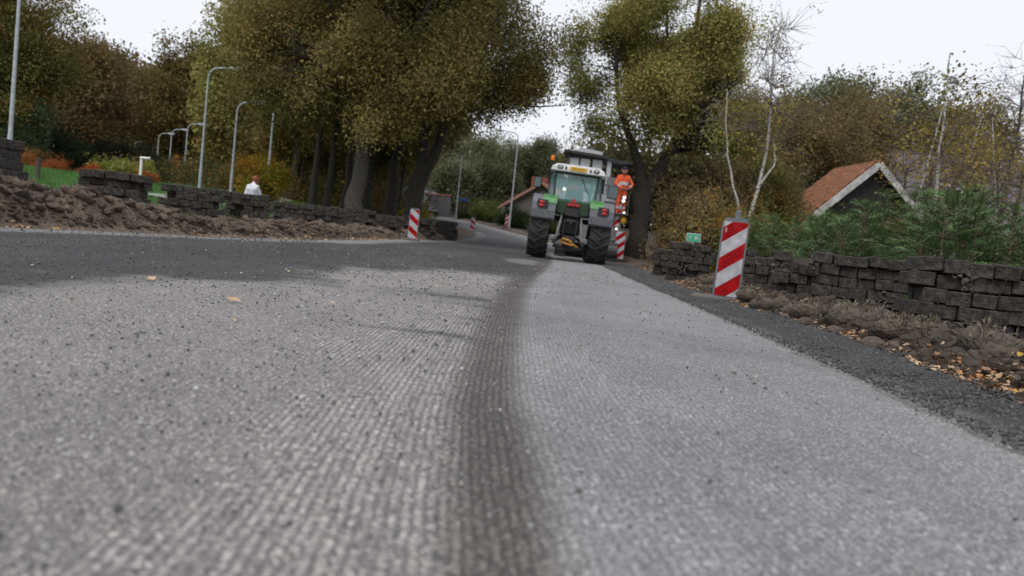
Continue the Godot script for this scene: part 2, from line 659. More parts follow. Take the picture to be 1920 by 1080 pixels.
func make_leaves() -> void:
	var m := mat(Color.WHITE, 0.7, 0.0, true)
	m.backlight_enabled = true
	m.backlight = Color(0.3, 0.3, 0.3)
	var xs := []
	var cs := []
	for i in 7000:
		var side := 1 if rng.randf() < 0.7 else 0
		var d: float
		var x: float
		if side == 1:
			d = 2.6 + 22.0 * pow(rng.randf(), 1.7)
			x = Rx(d) + (0.02 + absf(rng.randfn(0.0, 0.28)))
			if nz.get_noise_2d(x * 40.0, d * 25.0) < (0.05 if d < 5.5 else -0.1) and rng.randf() < 0.78:
				continue
		else:
			d = 8.0 + 22.0 * pow(rng.randf(), 1.3)
			x = Lx(d) + 0.12 - absf(rng.randfn(0.0, 0.35))
			if nz.get_noise_2d(x * 40.0, d * 25.0) < 0.1 and rng.randf() < 0.93:
				continue
		var y := soil_at(x, d)
		var s := rr(0.6, 1.25)
		xs.append(Transform3D(Basis.from_euler(Vector3(rr(-0.7, 0.7), rr(0, TAU), rr(-0.7, 0.7))).scaled(Vector3.ONE * s), Vector3(x, y + 0.012, -d)))
		var k := rng.randf()
		var q := Color(0.36, 0.23, 0.13) if k < 0.5 else (Color(0.33, 0.15, 0.06) if k < 0.78 else (Color(0.5, 0.36, 0.22) if k < 0.93 else Color(0.55, 0.33, 0.04)))
		cs.append(q * rr(0.6, 1.1))
	for i in 330:
		var d := 2.0 + 16.0 * rng.randf()
		var x := rr(Lx(d), 1.8)
		if d < 6.0 and rng.randf() < 0.7:
			continue
		var s := rr(0.3, 0.8)
		xs.append(Transform3D(Basis.from_euler(Vector3(rr(-0.5, 0.5), rr(0, TAU), rr(-0.5, 0.5))).scaled(Vector3.ONE * s), Vector3(x, road_h(x, d) + 0.012, -d)))
		cs.append(Color(0.45, 0.33, 0.2) * rr(0.7, 1.2))
	tag(scatter("fallen_leaves", leaf_mesh(0.05, 0.032), m, xs, cs), "orange and tan fallen leaves along both road edges", "", "", "stuff")
	# the few that lie singly on the milled strip
	var lm := mat(lin(0.42, 0.27, 0.17), 0.7)
	for k in [[-2.05, 4.55, 0.8, "curled tan oak leaf lying alone at the rim of the milled strip"], [-1.35, 3.9, 2.0, "dry brown leaf lying on the milled strip nearer the groove"]]:
		var o := put(numbered("fallen_leaf"), leaf_mesh(0.085, 0.05), lm)
		o.position = Vector3(k[0], road_h(k[0], k[1]) + 0.012, -k[1])
		o.rotation = Vector3(0.25, k[2], 0.4)
		tag(o, k[3], "leaf")

# ---------------------------------------------------------------- ground, heaps of soil, sods
func make_ground() -> void:
	var gm := grain(mat(Color.WHITE, 0.95, 0.0, true), noise_tex(512, 0.02, 5, 0.55, 1.0, 3), noise_tex(512, 0.03, 5, 0.0, 1.0, 4), 4.0, 0.35, true)
	var rows := []
	var cols := []
	var N := 170
	for i in N + 1:
		var u := float(i) / N
		var d := -80.0 + 80.0 * minf(u * 6.0, 1.0) if u < 1.0 / 6.0 else 420.0 * pow((u - 1.0 / 6.0) * 1.2, 2.3)
		var row := PackedVector3Array()
		var cr := PackedColorArray()
		for j in N + 1:
			var q := float(j) / N * 2.0 - 1.0
			var x := signf(q) * 420.0 * pow(absf(q), 2.6) - 2.0 + (lerp_table(TL, minf(d, 100.0)) * 0.5)
			var dd := clampf(d, -2.0, 100.0)
			var l := Lx(dd)
			var r := Rx(dd)
			var h := land_h(x, dd)
			h -= 0.4 * smoothstep(l - 4.9, l - 3.9, x) * (1.0 - smoothstep(r + 3.9, r + 4.9, x)) * (1.0 if d < 100.0 else 0.0)
			row.append(Vector3(x, h, -d))
			var c := land_tone(x, dd)
			cr.append(c)
		rows.append(row)
		cols.append(cr)
	tag(put("ground", sheet(rows, cols), gm), "uneven grassy ground and woodland floor beside the road", "", "", "structure")
	# the verges, with the dug soil heaped along the asphalt
	var sm := grain(mat(Color.WHITE, 0.97, 0.0, true), noise_tex(512, 0.035, 5, 0.45, 1.0, 7), noise_tex(512, 0.05, 5, 0.0, 1.0, 8), 3.0, 0.9, true)
	for side in [-1.0, 1.0]:
		var vr := []
		var vc := []
		var d := 0.4 if side > 0 else 3.0
		while d < 96.0:
			var row := PackedVector3Array()
			var cr := PackedColorArray()
			for j in 110:
				var q := float(j) / 109.0
				var w := 5.4 * (0.55 * q * q + 0.45 * q) - 0.06
				if side > 0:
					w = 5.4 * (0.45 * q * q + 0.55 * q) - 0.06
				var x := (Lx(d) - w) if side < 0 else (Rx(d) + w)
				var h := land_h(x, d) + (heap_h(w, d, side) if w > 0 else -0.03)
				if w > 4.4:
					h -= 0.35 * smoothstep(4.4, 5.3, w)
				row.append(Vector3(x, h, -d))
				cr.append(soil_tone(x, d, w, side))
			vr.append(row)
			vc.append(cr)
			d += maxf(0.028, d * 0.0075)
		var nm := "left_verge" if side < 0 else "right_verge"
		tag(put(nm, sheet(vr, vc), sm), "bank of dug brown soil and turf along the road edge", "", "", "structure")

func land_tone(x: float, d: float) -> Color:
	var k := nz.get_noise_2d(x * 2.0, d * 2.0)
	var grass := Color(0.06, 0.145, 0.03) * (1.0 + 0.3 * k)
	var floor_ := Color(0.05, 0.042, 0.02) * (1.0 + 0.4 * k)
	var l := Lx(d)
	if x < l:
		return grass.lerp(floor_, smoothstep(44.0, 56.0, d + 8.0 * k))
	return Color(0.05, 0.06, 0.02).lerp(floor_, smoothstep(20.0, 30.0, d))

func soil_tone(x: float, d: float, w: float, side: float) -> Color:
	var k := nz.get_noise_2d(x * 9.0, d * 9.0)
	var k2 := nz.get_noise_2d(x * 40.0, d * 40.0 + 30.0)
	var soil := Color(0.21, 0.158, 0.115) * (1.0 + 0.3 * k + 0.3 * k2)
	if side > 0:
		soil = Color(0.19, 0.145, 0.106) * (1.0 + 0.3 * k + 0.3 * k2)
		soil = soil.lerp(Color(0.24, 0.225, 0.2), 0.5 * (1.0 - smoothstep(0.03, 0.13, w)) * (0.6 + k2))
	var g := land_tone(x, d)
	return soil.lerp(g, smoothstep(1.5, 2.3, w + 0.5 * k + 0.3 * k2))

func make_clods() -> void:
	var m := grain(mat(Color.WHITE, 0.97, 0.0, true), null, null, 0.0, 1.0)
	m.heightmap_enabled = true
	m.heightmap_texture = noise_tex(256, 0.06, 4, 0.0, 1.0, 21)
	m.heightmap_scale = 2.0
	m.uv1_scale = Vector3.ONE * 1.2
	var meshes := [stone_mesh(11, 0.8, 12, 16), stone_mesh(12, 0.9, 12, 16), stone_mesh(13, 0.75, 12, 16)]
	var xs := [[], [], []]
	var cs := [[], [], []]
	for i in 15000:
		var left := rng.randf() < 0.55
		var d := 6.5 + 30.0 * pow(rng.randf(), 1.4) if left else 2.5 + 24.0 * pow(rng.randf(), 1.4)
		var w := rr(0.12, 0.95) if left else 0.08 + 1.0 * pow(rng.randf(), 0.9)
		var x := Lx(d) - w if left else Rx(d) + w
		var s := 0.005 + (0.075 if left else 0.055) * pow(rng.randf(), 4.0) + 0.01 * rng.randf()
		if w < 0.25:
			s = minf(s, 0.03)
		var k := rng.randi_range(0, 2)
		var sh := Vector3(s * rr(0.8, 1.5), s * rr(0.6, 1.1), s * rr(0.8, 1.4))
		xs[k].append(Transform3D(Basis.from_euler(Vector3(rr(-0.5, 0.5), rr(0, TAU), rr(-0.5, 0.5))) * Basis.from_scale(sh), Vector3(x, soil_at(x, d) + s * 0.15, -d)))
		var t := rr(0.55, 1.25)
		cs[k].append((Color(0.19, 0.142, 0.105) if left else Color(0.145, 0.11, 0.082)) * t)
	for k in 3:
		tag(scatter("soil_clods", meshes[k], m, xs[k], cs[k]), "crumbled clods of dug soil on the banks", "", "", "stuff")

# a dug-out piece of turf: a lump of soil with root hair on it
func make_sods() -> void:
	var m := grain(mat(Color.WHITE, 0.97, 0.0, true), noise_tex(256, 0.03, 4, 0.5, 1.0, 31), noise_tex(256, 0.08, 4, 0.0, 1.0, 32), 3.0, 1.6)
	var blade := MB.new()
	blade.flat(Vector3(-0.0011, 0, 0), Vector3(0.0011, 0, 0), Vector3(0.012, 0.06, 0.01), Vector3.BACK)
	blade.flat(Vector3(0.0011, 0, 0), Vector3(0.012, 0.06, 0.01), Vector3(0.03, 0.08, 0.03), Vector3.BACK)
	var bm := blade.mesh()
	var gm := mat(Color.WHITE, 0.9, 0.0, true)
	var list := [
		[2.77, 6.3, 0.17, "broad dry sod with matted roots in front of the second right stack"], [2.62, 7.1, 0.14, "torn grassy sod beside the sagging right stack"], [2.72, 5.5, 0.15, "largest crumbling sod at the foot of the nearest right stack"],
		[2.55, 7.9, 0.13, "low brown sod between the warning board and the paver stacks"], [2.62, 8.75, 0.14, "pale sod just behind the red and white warning board"], [2.75, 4.6, 0.13, "wide rooty sod on the bank close to the camera"],
		[3.15, 6.0, 0.1, "sod against the bottom layer of the nearest stack"], [2.4, 5.9, 0.065, "small dark clod of earth at the asphalt edge"], [2.44, 6.6, 0.06, "flat black lump of earth lying on the asphalt edge"], [2.3, 5.05, 0.07, "dark wedge of earth beside the leaves at the road edge"], [3.0, 11.5, 0.15, "rounded sod in front of the low far stacks"], [2.72, 10.2, 0.13, "grass-topped sod behind the foot of the warning board"],
	]
	for k in list:
		var d: float = k[1]
		var x: float = k[0]
		var s: float = k[2] * 1.3
		var b := MB.new()
		b.ball(Vector3.ZERO, Vector3(s, s * 0.6, s * 0.85), 26, 38)
		var gx := []
		var gc := []
		for i in b.v.size():
			var p := b.v[i]
			var f := 1.0 + 0.6 * nz.get_noise_3d(p.x * 70.0 + d * 30.0, p.y * 70.0, p.z * 70.0) + 0.45 * nz2.get_noise_3d(p.x * 120.0 + d * 30.0, p.y * 120.0, p.z * 120.0)
			b.v[i] = p * f
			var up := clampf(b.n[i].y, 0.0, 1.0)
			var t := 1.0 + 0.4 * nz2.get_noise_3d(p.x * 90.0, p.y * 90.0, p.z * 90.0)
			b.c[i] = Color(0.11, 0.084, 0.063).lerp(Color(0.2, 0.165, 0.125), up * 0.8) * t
			if i % 3 == 0 and rng.randf() < 0.22 * (0.25 + up) and s > 0.12:
				gx.append(Transform3D(Basis.from_euler(Vector3(rr(-1.3, 1.3), rr(0, TAU), rr(-1.3, 1.3))).scaled(Vector3.ONE * rr(0.4, 0.9)), b.v[i]))
				gc.append(Color(0.15, 0.125, 0.09) * rr(0.5, 1.3))
		for i in range(0, b.v.size(), 3):
			var q := (b.v[i + 2] - b.v[i]).cross(b.v[i + 1] - b.v[i]).normalized()
			for e in 3:
				b.n[i + e] = (b.n[i + e] * 0.6 + q * 0.4).normalized()
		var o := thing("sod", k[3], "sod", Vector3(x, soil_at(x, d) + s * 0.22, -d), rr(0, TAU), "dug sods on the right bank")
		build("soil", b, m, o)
		if gx.size():
			scatter("roots", bm, gm, gx, gc, o)
	# loose straw and roots over both banks
	var xs := []
	var cs := []
	for i in 3200:
		var right := rng.randf() < 0.7
		var d := 2.8 + 16.0 * pow(rng.randf(), 1.4) if right else 7.0 + 16.0 * rng.randf()
		var w := rr(0.25, 1.3)
		if nz.get_noise_2d(w * 50.0, d * 30.0) < -0.1:
			continue
		var x := Rx(d) + w if right else Lx(d) - w
		xs.append(Transform3D(Basis.from_euler(Vector3(rr(-1.4, 1.4), rr(0, TAU), rr(-1.4, 1.4))).scaled(Vector3.ONE * rr(0.4, 1.0)), Vector3(x, soil_at(x, d), -d)))
		cs.append(Color(0.17, 0.14, 0.1) * rr(0.5, 1.3))
	tag(scatter("dry_grass", bm, gm, xs, cs), "dry straw and root hair on the soil banks", "", "", "stuff")

func make_grass() -> void:
	var b := MB.new()
	for i in 9:
		var a := rr(0, TAU)
		var p := Vector3(rr(-0.06, 0.06), 0, rr(-0.06, 0.06))
		var e := Vector3(cos(a), 0, sin(a))
		b.flat(p - e * 0.006, p + e * 0.006, p + Vector3(rr(-0.04, 0.04), rr(0.06, 0.13), rr(-0.04, 0.04)), Vector3(0.2, 1, 0.3))
	var xs := []
	var cs := []
	for i in 16000:
		var d := 9.0 + 34.0 * rng.randf()
		var w := 1.2 + 20.0 * pow(rng.randf(), 1.2)
		var x := Lx(d) - w
		if w < 2.2 and rng.randf() < 0.6:
			continue
		xs.append(Transform3D(Basis(Vector3.UP, rr(0, TAU)).scaled(Vector3.ONE * rr(0.7, 1.5)), Vector3(x, land_h(x, d) - 0.01, -d)))
		cs.append(Color(0.065, 0.16, 0.03) * rr(0.7, 1.3))
	tag(scatter("grass", b.mesh(), mat(Color.WHITE, 0.85, 0.0, true), xs, cs), "short green grass on the rise behind the left stacks", "", "", "stuff")
	# cycle path behind the stacks
	var rows := []
	var cols := []
	for i in 40:
		var d := 18.0 + i * 0.8
		var row := PackedVector3Array()
		var cr := PackedColorArray()
		for j in 5:
			var x := -7.9 - (d - 18.0) * 0.2 + j * 0.35 - 0.7
			row.append(Vector3(x, land_h(x, d) + 0.05, -d))
			cr.append(Color(0.27, 0.26, 0.25))
		rows.append(row)
		cols.append(cr)
	tag(put("path", sheet(rows, cols), mat(Color.WHITE, 0.9, 0.0, true)), "pale paved cycle path through the grass", "", "", "structure")

# ---------------------------------------------------------------- stacks of lifted pavers
func paver_meshes() -> Array:
	var out := []
	for k in 6:
		var b := MB.new()
		b.box(Vector3.ZERO, Vector3(0.166, 0.106, 0.2), Basis(), 0.007)
		var f := FastNoiseLite.new()
		f.seed = 40 + k
		f.frequency = 6.0
		var t := rr(0.75, 1.2)
		for i in b.v.size():
			var p := b.v[i]
			b.v[i] = p + 0.006 * Vector3(f.get_noise_3d(p.x, p.y, p.z), f.get_noise_3d(p.y + 3.0, p.z, p.x), f.get_noise_3d(p.z, p.x + 7.0, p.y))
			b.c[i] = Color(t, t * rr(0.985, 1.0), t * 0.97)
		out.append(b.mesh())
	return out

func make_stacks() -> void:
	var pm := grain(mat(lin(0.105, 0.089, 0.075), 0.92, 0.0, true), noise_tex(512, 0.012, 6, 0.3, 1.0, 51), noise_tex(256, 0.05, 5, 0.0, 1.0, 52), 1.2, 2.2)
	pm.uv1_world_triplanar = true
	var dm := mat(lin(0.085, 0.07, 0.058), 0.95)
	var pv := paver_meshes()
	# x, d, yaw, across, deep, layers, sink, scale, label
	var L := "stacks of lifted pavers on the left verge"
	var R := "stacks of lifted pavers on the right verge"
	var list := [
		[-7.4, 10.3, 0.15, 10, 3, 6, -0.04, 1.18, "tall stack of grey pavers at the left frame edge below a lamp post", L],
		[-6.33, 12.4, 0.2, 8, 3, 6, 0.07, 1.08, "stack of old grey pavers before the orange shrubs and green lawn", L],
		[-5.83, 14.2, 0.2, 7, 3, 6, 0.13, 1.08, "stack of old pavers straight below the tall curved lamp", L],
		[-5.6, 16.5, 0.28, 8, 3, 5, 0.0, 1.08, "stack of old pavers in front of the person in white", L],
		[-5.3, 18.8, 0.25, 7, 3, 5, 0.05, 1.08, "low stack of pavers right of the person in white", L],
		[-4.95, 20.8, 0.25, 7, 3, 5, 0.0, 1.08, "low stack of pavers before the thin dark trunks", L],
		[-4.6, 23.0, 0.2, 8, 3, 5, -0.05, 1.08, "low stack of pavers before the thickest oak trunk", L],
		[-4.2, 25.6, 0.2, 8, 3, 5, 0.0, 1.08, "low stack of pavers touching the left warning board", L],
		[-3.55, 28.6, 0.15, 10, 3, 6, 0.0, 1.08, "dark stack of pavers below the leaning forked oak", L],
		[-3.1, 32.5, 0.1, 10, 3, 6, 0.0, 1.08, "last stack of pavers where the left verge bends", L],
		[4.1, 6.75, -0.3, 10, 3, 6, 0.13, 1.13, "nearest stack of mossy grey pavers on the right", R],
		[3.5, 8.1, -0.3, 7, 3, 6, 0.05, 0.98, "sagging stack of pavers next to the nearest right one", R],
		[3.28, 9.15, -0.28, 5, 3, 5, 0.0, 1.1, "narrow stack of pavers with a hole of missing pieces", R],
		[3.36, 11.0, -0.25, 5, 3, 5, 0.06, 1.05, "low stack of pavers close behind the right warning board", R],
		[3.72, 13.2, -0.25, 5, 3, 6, 0.05, 1.05, "stack of brownish pavers right of the green sign", R],
		[3.1, 14.2, -0.2, 6, 3, 6, 0.0, 1.05, "stack of brownish pavers below the green sign", R],
		[3.35, 17.0, -0.2, 8, 3, 5, 0.0, 1.05, "far stack of pavers left of the green sign", R],
		[4.3, 20.5, -0.2, 8, 3, 5, 0.0, 1.05, "farthest stack of pavers below the brown shrubs", R],
		[4.9, 24.5, -0.2, 8, 3, 5, 0.0, 1.05, "hidden stack of pavers beside the milling machine", R],
	]
	var q := 0
	for k in list:
		q += 1
		var d: float = k[1]
		var g := ground_at(k[0], d)
		g.y -= 0.01 + k[6]
		var o := thing("paver_stack", k[8], "paver stack", g, k[2], k[9])
		o.scale = Vector3.ONE * k[7]
		var nx: int = k[3]
		var nzz: int = k[4]
		var ny: int = k[5]
		var pitch := 0.171
		nx = int(round(nx * 0.66))
		var core := MB.new()
		core.box(Vector3(0, ny * 0.112 / 2.0 - 0.03, -nzz * 0.1), Vector3(nx * pitch - 0.16, ny * 0.112 - 0.06, nzz * 0.205 - 0.2))
		build("core", core, dm, o, "stuff")
		var far := d > 19.5
		var joined := SurfaceTool.new()
		joined.begin(Mesh.PRIMITIVE_TRIANGLES)
		for y in ny:
			var shift := rr(-0.06, 0.06)
			var shz := rr(-0.03, 0.03)
			for x in nx:
				for z in nzz:
					var edge := z == 0 or x == 0 or x == nx - 1 or y == ny - 1
					if not edge:
						continue
					if y == ny - 1 and q == 13 and x in [1, 2]:
						continue
					if q == 13 and y >= ny - 3 and x == 2 and z == 0:
						continue
					if z == 0 and rng.randf() < 0.06 and y > 0 and y < ny - 1:
						continue
					# every other paver stands a little proud, as interlocked pieces do
					var proud := 0.011 * (1 if (x + y) % 2 == 0 else -1)
					var p := Vector3((x - (nx - 1) / 2.0) * pitch + shift + rr(-0.003, 0.003), y * 0.112 + 0.053 + rr(-0.003, 0.003), -z * 0.205 + shz + proud + rr(-0.012, 0.012))
					# the pile sags
					p.y -= 0.012 * sin(x * 1.7 + q) * y / ny
					var b := Basis.from_euler(Vector3(rr(-0.07, 0.07), rr(-0.1, 0.1), rr(-0.06, 0.06)))
					var ms: ArrayMesh = pv[rng.randi_range(0, 5)]
					if far:
						joined.append_from(ms, 0, Transform3D(b, p))
					else:
						var e := put("paver", ms, pm, o)
						e.transform = Transform3D(b, p)
		if not far:
			var dirt := MB.new()
			for i in 3:
				var c := Vector3(rr(-0.45, 0.45) * nx * pitch, rr(0.08, 0.95) * ny * 0.112, 0.1)
				for e in 26:
					var r := rr(0.006, 0.018)
					dirt.ball(c + Vector3(rr(-0.09, 0.09), rr(-0.1, 0.05), rr(-0.02, 0.004)), Vector3(r * rr(0.8, 2.2), r * rr(0.8, 1.6), r * 0.7), 5, 7, Basis.from_euler(Vector3(rr(-1, 1), rr(-1, 1), rr(-1, 1))))
			for i in dirt.v.size():
				var p := dirt.v[i]
				dirt.v[i] = p + dirt.n[i] * (0.03 * nz2.get_noise_3d(p.x * 900.0, p.y * 900.0, p.z * 900.0))
			for i in 40:
				var a := Vector3(rr(-0.48, 0.48) * nx * pitch, rr(0.15, 1.02) * ny * 0.112, 0.115 + rr(0, 0.02))
				var m2 := a + Vector3(rr(-0.04, 0.04), rr(-0.06, 0.0), rr(0.0, 0.02))
				dirt.tube(PackedVector3Array([a, m2, m2 + Vector3(rr(-0.04, 0.04), rr(-0.09, 0.0), rr(-0.01, 0.01))]), PackedFloat32Array([0.0018, 0.0015, 0.0008]), 3, false)
			build("soil", dirt, dm, o, "stuff")
		if far:
			put("pavers", joined.commit(), pm, o, "stuff")

# ---------------------------------------------------------------- trees
func cluster_mesh(count: int, rad: float, len: float, wid: float, sd: int) -> ArrayMesh:
	rng.seed = sd
	var b := MB.new()
	for i in count:
		var p := Vector3(rng.randfn(0, 0.5), rng.randfn(0, 0.42), rng.randfn(0, 0.5)) * rad
		var bs := Basis.from_euler(Vector3(rr(-1.0, 1.0), rr(0, TAU), rr(-1.0, 1.0)))
		var s := rr(0.65, 1.2)
		b.col = Color.WHITE * rr(0.8, 1.15)
		b.col.a = 1.0
		var a := p + bs * Vector3(0, 0, -len / 2) * s
		var e := p + bs * Vector3(0, -len * 0.1, len / 2) * s
		var l := p + bs * Vector3(-wid / 2, len * 0.06, len * 0.05) * s
		var r := p + bs * Vector3(wid / 2, len * 0.06, len * 0.05) * s
		b.flat(a, l, e, bs.y)
		b.flat(a, r, e, bs.y)
	return b.mesh()

func in_blob(bl: Array, lo: float) -> Vector3:
	var u := Vector3(rng.randfn(0, 1), rng.randfn(0, 1), rng.randfn(0, 1)).normalized()
	var c: Vector3 = bl[0]
	# crowns bulge and recede unevenly
	var lobe := 1.0 + 0.34 * nz.get_noise_3d(u.x * 62.0 + c.x * 40.0, u.y * 62.0 + c.y * 40.0, u.z * 62.0 + c.z * 17.0) + (rr(0.0, 0.15) if rng.randf() < 0.1 else 0.0)
	return c + u * (bl[1] as Vector3) * lobe * lerpf(lo, 1.0, pow(rng.randf(), 0.6))

# spec: trunk (points), r0, r1, blobs [[centre, radii, weight]], n (clusters), branches, pal (three colours), leaf (mesh), gap, bark, sd, twigs
func grow(o: Node3D, s: Dictionary) -> void:
	rng.seed = s.sd
	var tp: PackedVector3Array = s.trunk
	var fine := PackedVector3Array()
	var fr := PackedFloat32Array()
	var steps: int = s.get("steps", 14)
	var r0: float = s.r0
	var r1: float = s.get("r1", r0 * 0.25)
	for i in steps + 1:
		var t := float(i) / steps * (tp.size() - 1)
		var k := mini(int(t), tp.size() - 2)
		var p := tp[k].cubic_interpolate(tp[k + 1], tp[maxi(k - 1, 0)], tp[mini(k + 2, tp.size() - 1)], t - k)
		var wob := r0 * 0.35 * (1.0 if i > 0 and i < steps else 0.0)
		fine.append(p + Vector3(rr(-wob, wob), 0, rr(-wob, wob)))
		var q := float(i) / steps
		fr.append(lerpf(r0, r1, pow(q, 0.8)) * (1.0 + 0.5 * exp(-q * steps / 1.1)))
	var tb := MB.new()
	tb.tube(fine, fr, s.get("sides", 10))
	for e in s.get("stems", []):
		var sp: PackedVector3Array = e[0]
		var pr := PackedFloat32Array()
		var pp := PackedVector3Array()
		for i in 11:
			var t := i / 10.0 * (sp.size() - 1)
			var k := mini(int(t), sp.size() - 2)
			pp.append(sp[k].cubic_interpolate(sp[k + 1], sp[maxi(k - 1, 0)], sp[mini(k + 2, sp.size() - 1)], t - k) + Vector3(rr(-0.03, 0.03), 0, rr(-0.03, 0.03)))
			pr.append(lerpf(e[1], e[2], i / 10.0))
		tb.tube(pp, pr, 9)
	build("trunk", tb, s.bark, o)
	var blobs: Array = s.blobs
	var tot := 0.0
	for b in blobs:
		tot += b[2]
	var lm := MB.new()
	var tips := []
	var origin := PackedVector3Array(fine)
	for e in s.get("stems", []):
		var sp: PackedVector3Array = e[0]
		for i in 13:
			var t := i / 12.0 * (sp.size() - 1)
			var k := mini(int(t), sp.size() - 2)
			origin.append(sp[k].cubic_interpolate(sp[k + 1], sp[maxi(k - 1, 0)], sp[mini(k + 2, sp.size() - 1)], t - k))
	for i in int(s.branches):
		var w := rng.randf() * tot
		var bl: Array = blobs[0]
		for b in blobs:
			bl = b
			w -= b[2]
			if w <= 0.0:
				break
		var tgt := in_blob(bl, 0.35)
		var lim: float = tgt.y - 0.25 * Vector2(tgt.x, tgt.z).length() * s.get("rise", 1.0)
		var from := origin[origin.size() - 1]
		var best := 1e9
		for p in origin:
			var dd := absf(p.y - lim) * 0.6 + p.distance_to(tgt) * 0.6 + rr(0, 0.8)
			if dd < best and p.y > s.get("clear", 1.0):
				best = dd
				from = p
		var ln := from.distance_to(tgt)
		var mid := from.lerp(tgt, 0.5) + Vector3(rr(-0.12, 0.12), rr(-0.02, 0.14), rr(-0.12, 0.12)) * ln
		var pts := PackedVector3Array()
		var rs := PackedFloat32Array()
		var br: float = clampf(ln * 0.014, 0.012, r0 * 0.4) * s.get("thick", 1.0)
		for k in 7:
			var t := k / 6.0
			pts.append(from * (1 - t) * (1 - t) + mid * 2.0 * t * (1 - t) + tgt * t * t + Vector3(rr(-0.02, 0.02), rr(-0.02, 0.02), rr(-0.02, 0.02)) * ln * sin(PI * t))
			rs.append(lerpf(br, 0.008, t))
		lm.tube(pts, rs, 5, false)
		tips.append(tgt)
		for k in int(s.get("twigs", 4)):
			var t := rr(0.45, 1.0)
			var p0 := pts[int(t * 6.0)]
			var dir := ((tgt - from).normalized() + Vector3(rr(-1, 1), rr(-0.7, 0.9), rr(-1, 1))).normalized()
			var tl: float = rr(0.6, 1.5) * s.get("twig", 1.0)
			var p1 := p0 + dir * tl * 0.5 + Vector3(rr(-0.1, 0.1), rr(-0.1, 0.1), rr(-0.1, 0.1)) * tl
			var p2 := p1 + (dir + Vector3(rr(-0.5, 0.5), rr(-0.5, 0.5), rr(-0.5, 0.5))) * tl * 0.5
			lm.tube(PackedVector3Array([p0, p1, p2]), PackedFloat32Array([0.011, 0.008, 0.004]), 3, false)
			tips.append(p1)
			tips.append(p2)
	if lm.v.size():
		build("branches", lm, s.get("limb", s.bark), o)
	var xs := []
	var cs := []
	var pal: Array = s.pal
	var gap: float = s.get("gap", -0.05)
	var sd: float = s.sd * 13.7
	var tries := 0
	var size: float = s.get("size", 1.0)
	while xs.size() < int(s.n) and tries < int(s.n) * 6:
		tries += 1
		var p: Vector3
		if tips.size() and rng.randf() < s.get("attip", 0.5):
			p = tips[rng.randi_range(0, tips.size() - 1)] + Vector3(rng.randfn(0, 0.3), rng.randfn(0, 0.28), rng.randfn(0, 0.3)) * size
		else:
			var w := rng.randf() * tot
			var bl: Array = blobs[0]
			for b in blobs:
				bl = b
				w -= b[2]
				if w <= 0.0:
					break
			p = in_blob(bl, 0.0)
		if nz.get_noise_3d(p.x * 14.0 / size + sd, p.y * 14.0 / size, p.z * 14.0 / size) < gap:
			continue
		var q := nz.get_noise_3d(p.x * 9.0 + sd, p.y * 9.0 + 40.0, p.z * 9.0) * 1.1 + rr(-0.25, 0.25)
		var c: Color = (pal[0] as Color).lerp(pal[1], clampf(q + 0.5, 0.0, 1.0))
		if pal.size() > 2 and rng.randf() < s.get("third", 0.12) * (1.0 + 2.0 * q):
			c = pal[2]
		c *= rr(0.88, 1.12) * (1.0 + 0.3 * nz.get_noise_3d(p.x * 22.0 + sd, p.y * 22.0, p.z * 22.0))
		c.a = 1.0
		xs.append(Transform3D(rand_basis(size * rr(0.75, 1.25)), p))
		cs.append(c)
	if xs.size():
		scatter("crown", s.leaf, M.leaf, xs, cs, o)

func tree(called: String, label: String, category: String, at: Vector3, group: String, s: Dictionary) -> Node3D:
	var o := thing(called, label, category, at, 0.0, group)
	grow(o, s)
	return o

func V(x: float, y: float, z: float) -> Vector3:
	return Vector3(x, y, z)

func PV(a: Array) -> PackedVector3Array:
	return PackedVector3Array(a)

var OAK := [Color(0.165, 0.148, 0.05), Color(0.31, 0.25, 0.085), Color(0.27, 0.175, 0.06)]
var OAK_DARK := [Color(0.135, 0.135, 0.045), Color(0.25, 0.215, 0.07), Color(0.26, 0.14, 0.03)]
var OAK_GREEN := [Color(0.25, 0.255, 0.075), Color(0.42, 0.39, 0.13), Color(0.36, 0.25, 0.09)]
var BROWN := [Color(0.165, 0.128, 0.06), Color(0.28, 0.21, 0.1), Color(0.23, 0.145, 0.05)]
var YELLOW := [Color(0.22, 0.17, 0.05), Color(0.33, 0.25, 0.07), Color(0.28, 0.19, 0.06)]
var GREY_GREEN := [Color(0.135, 0.155, 0.085), Color(0.24, 0.25, 0.14), Color(0.2, 0.165, 0.08)]

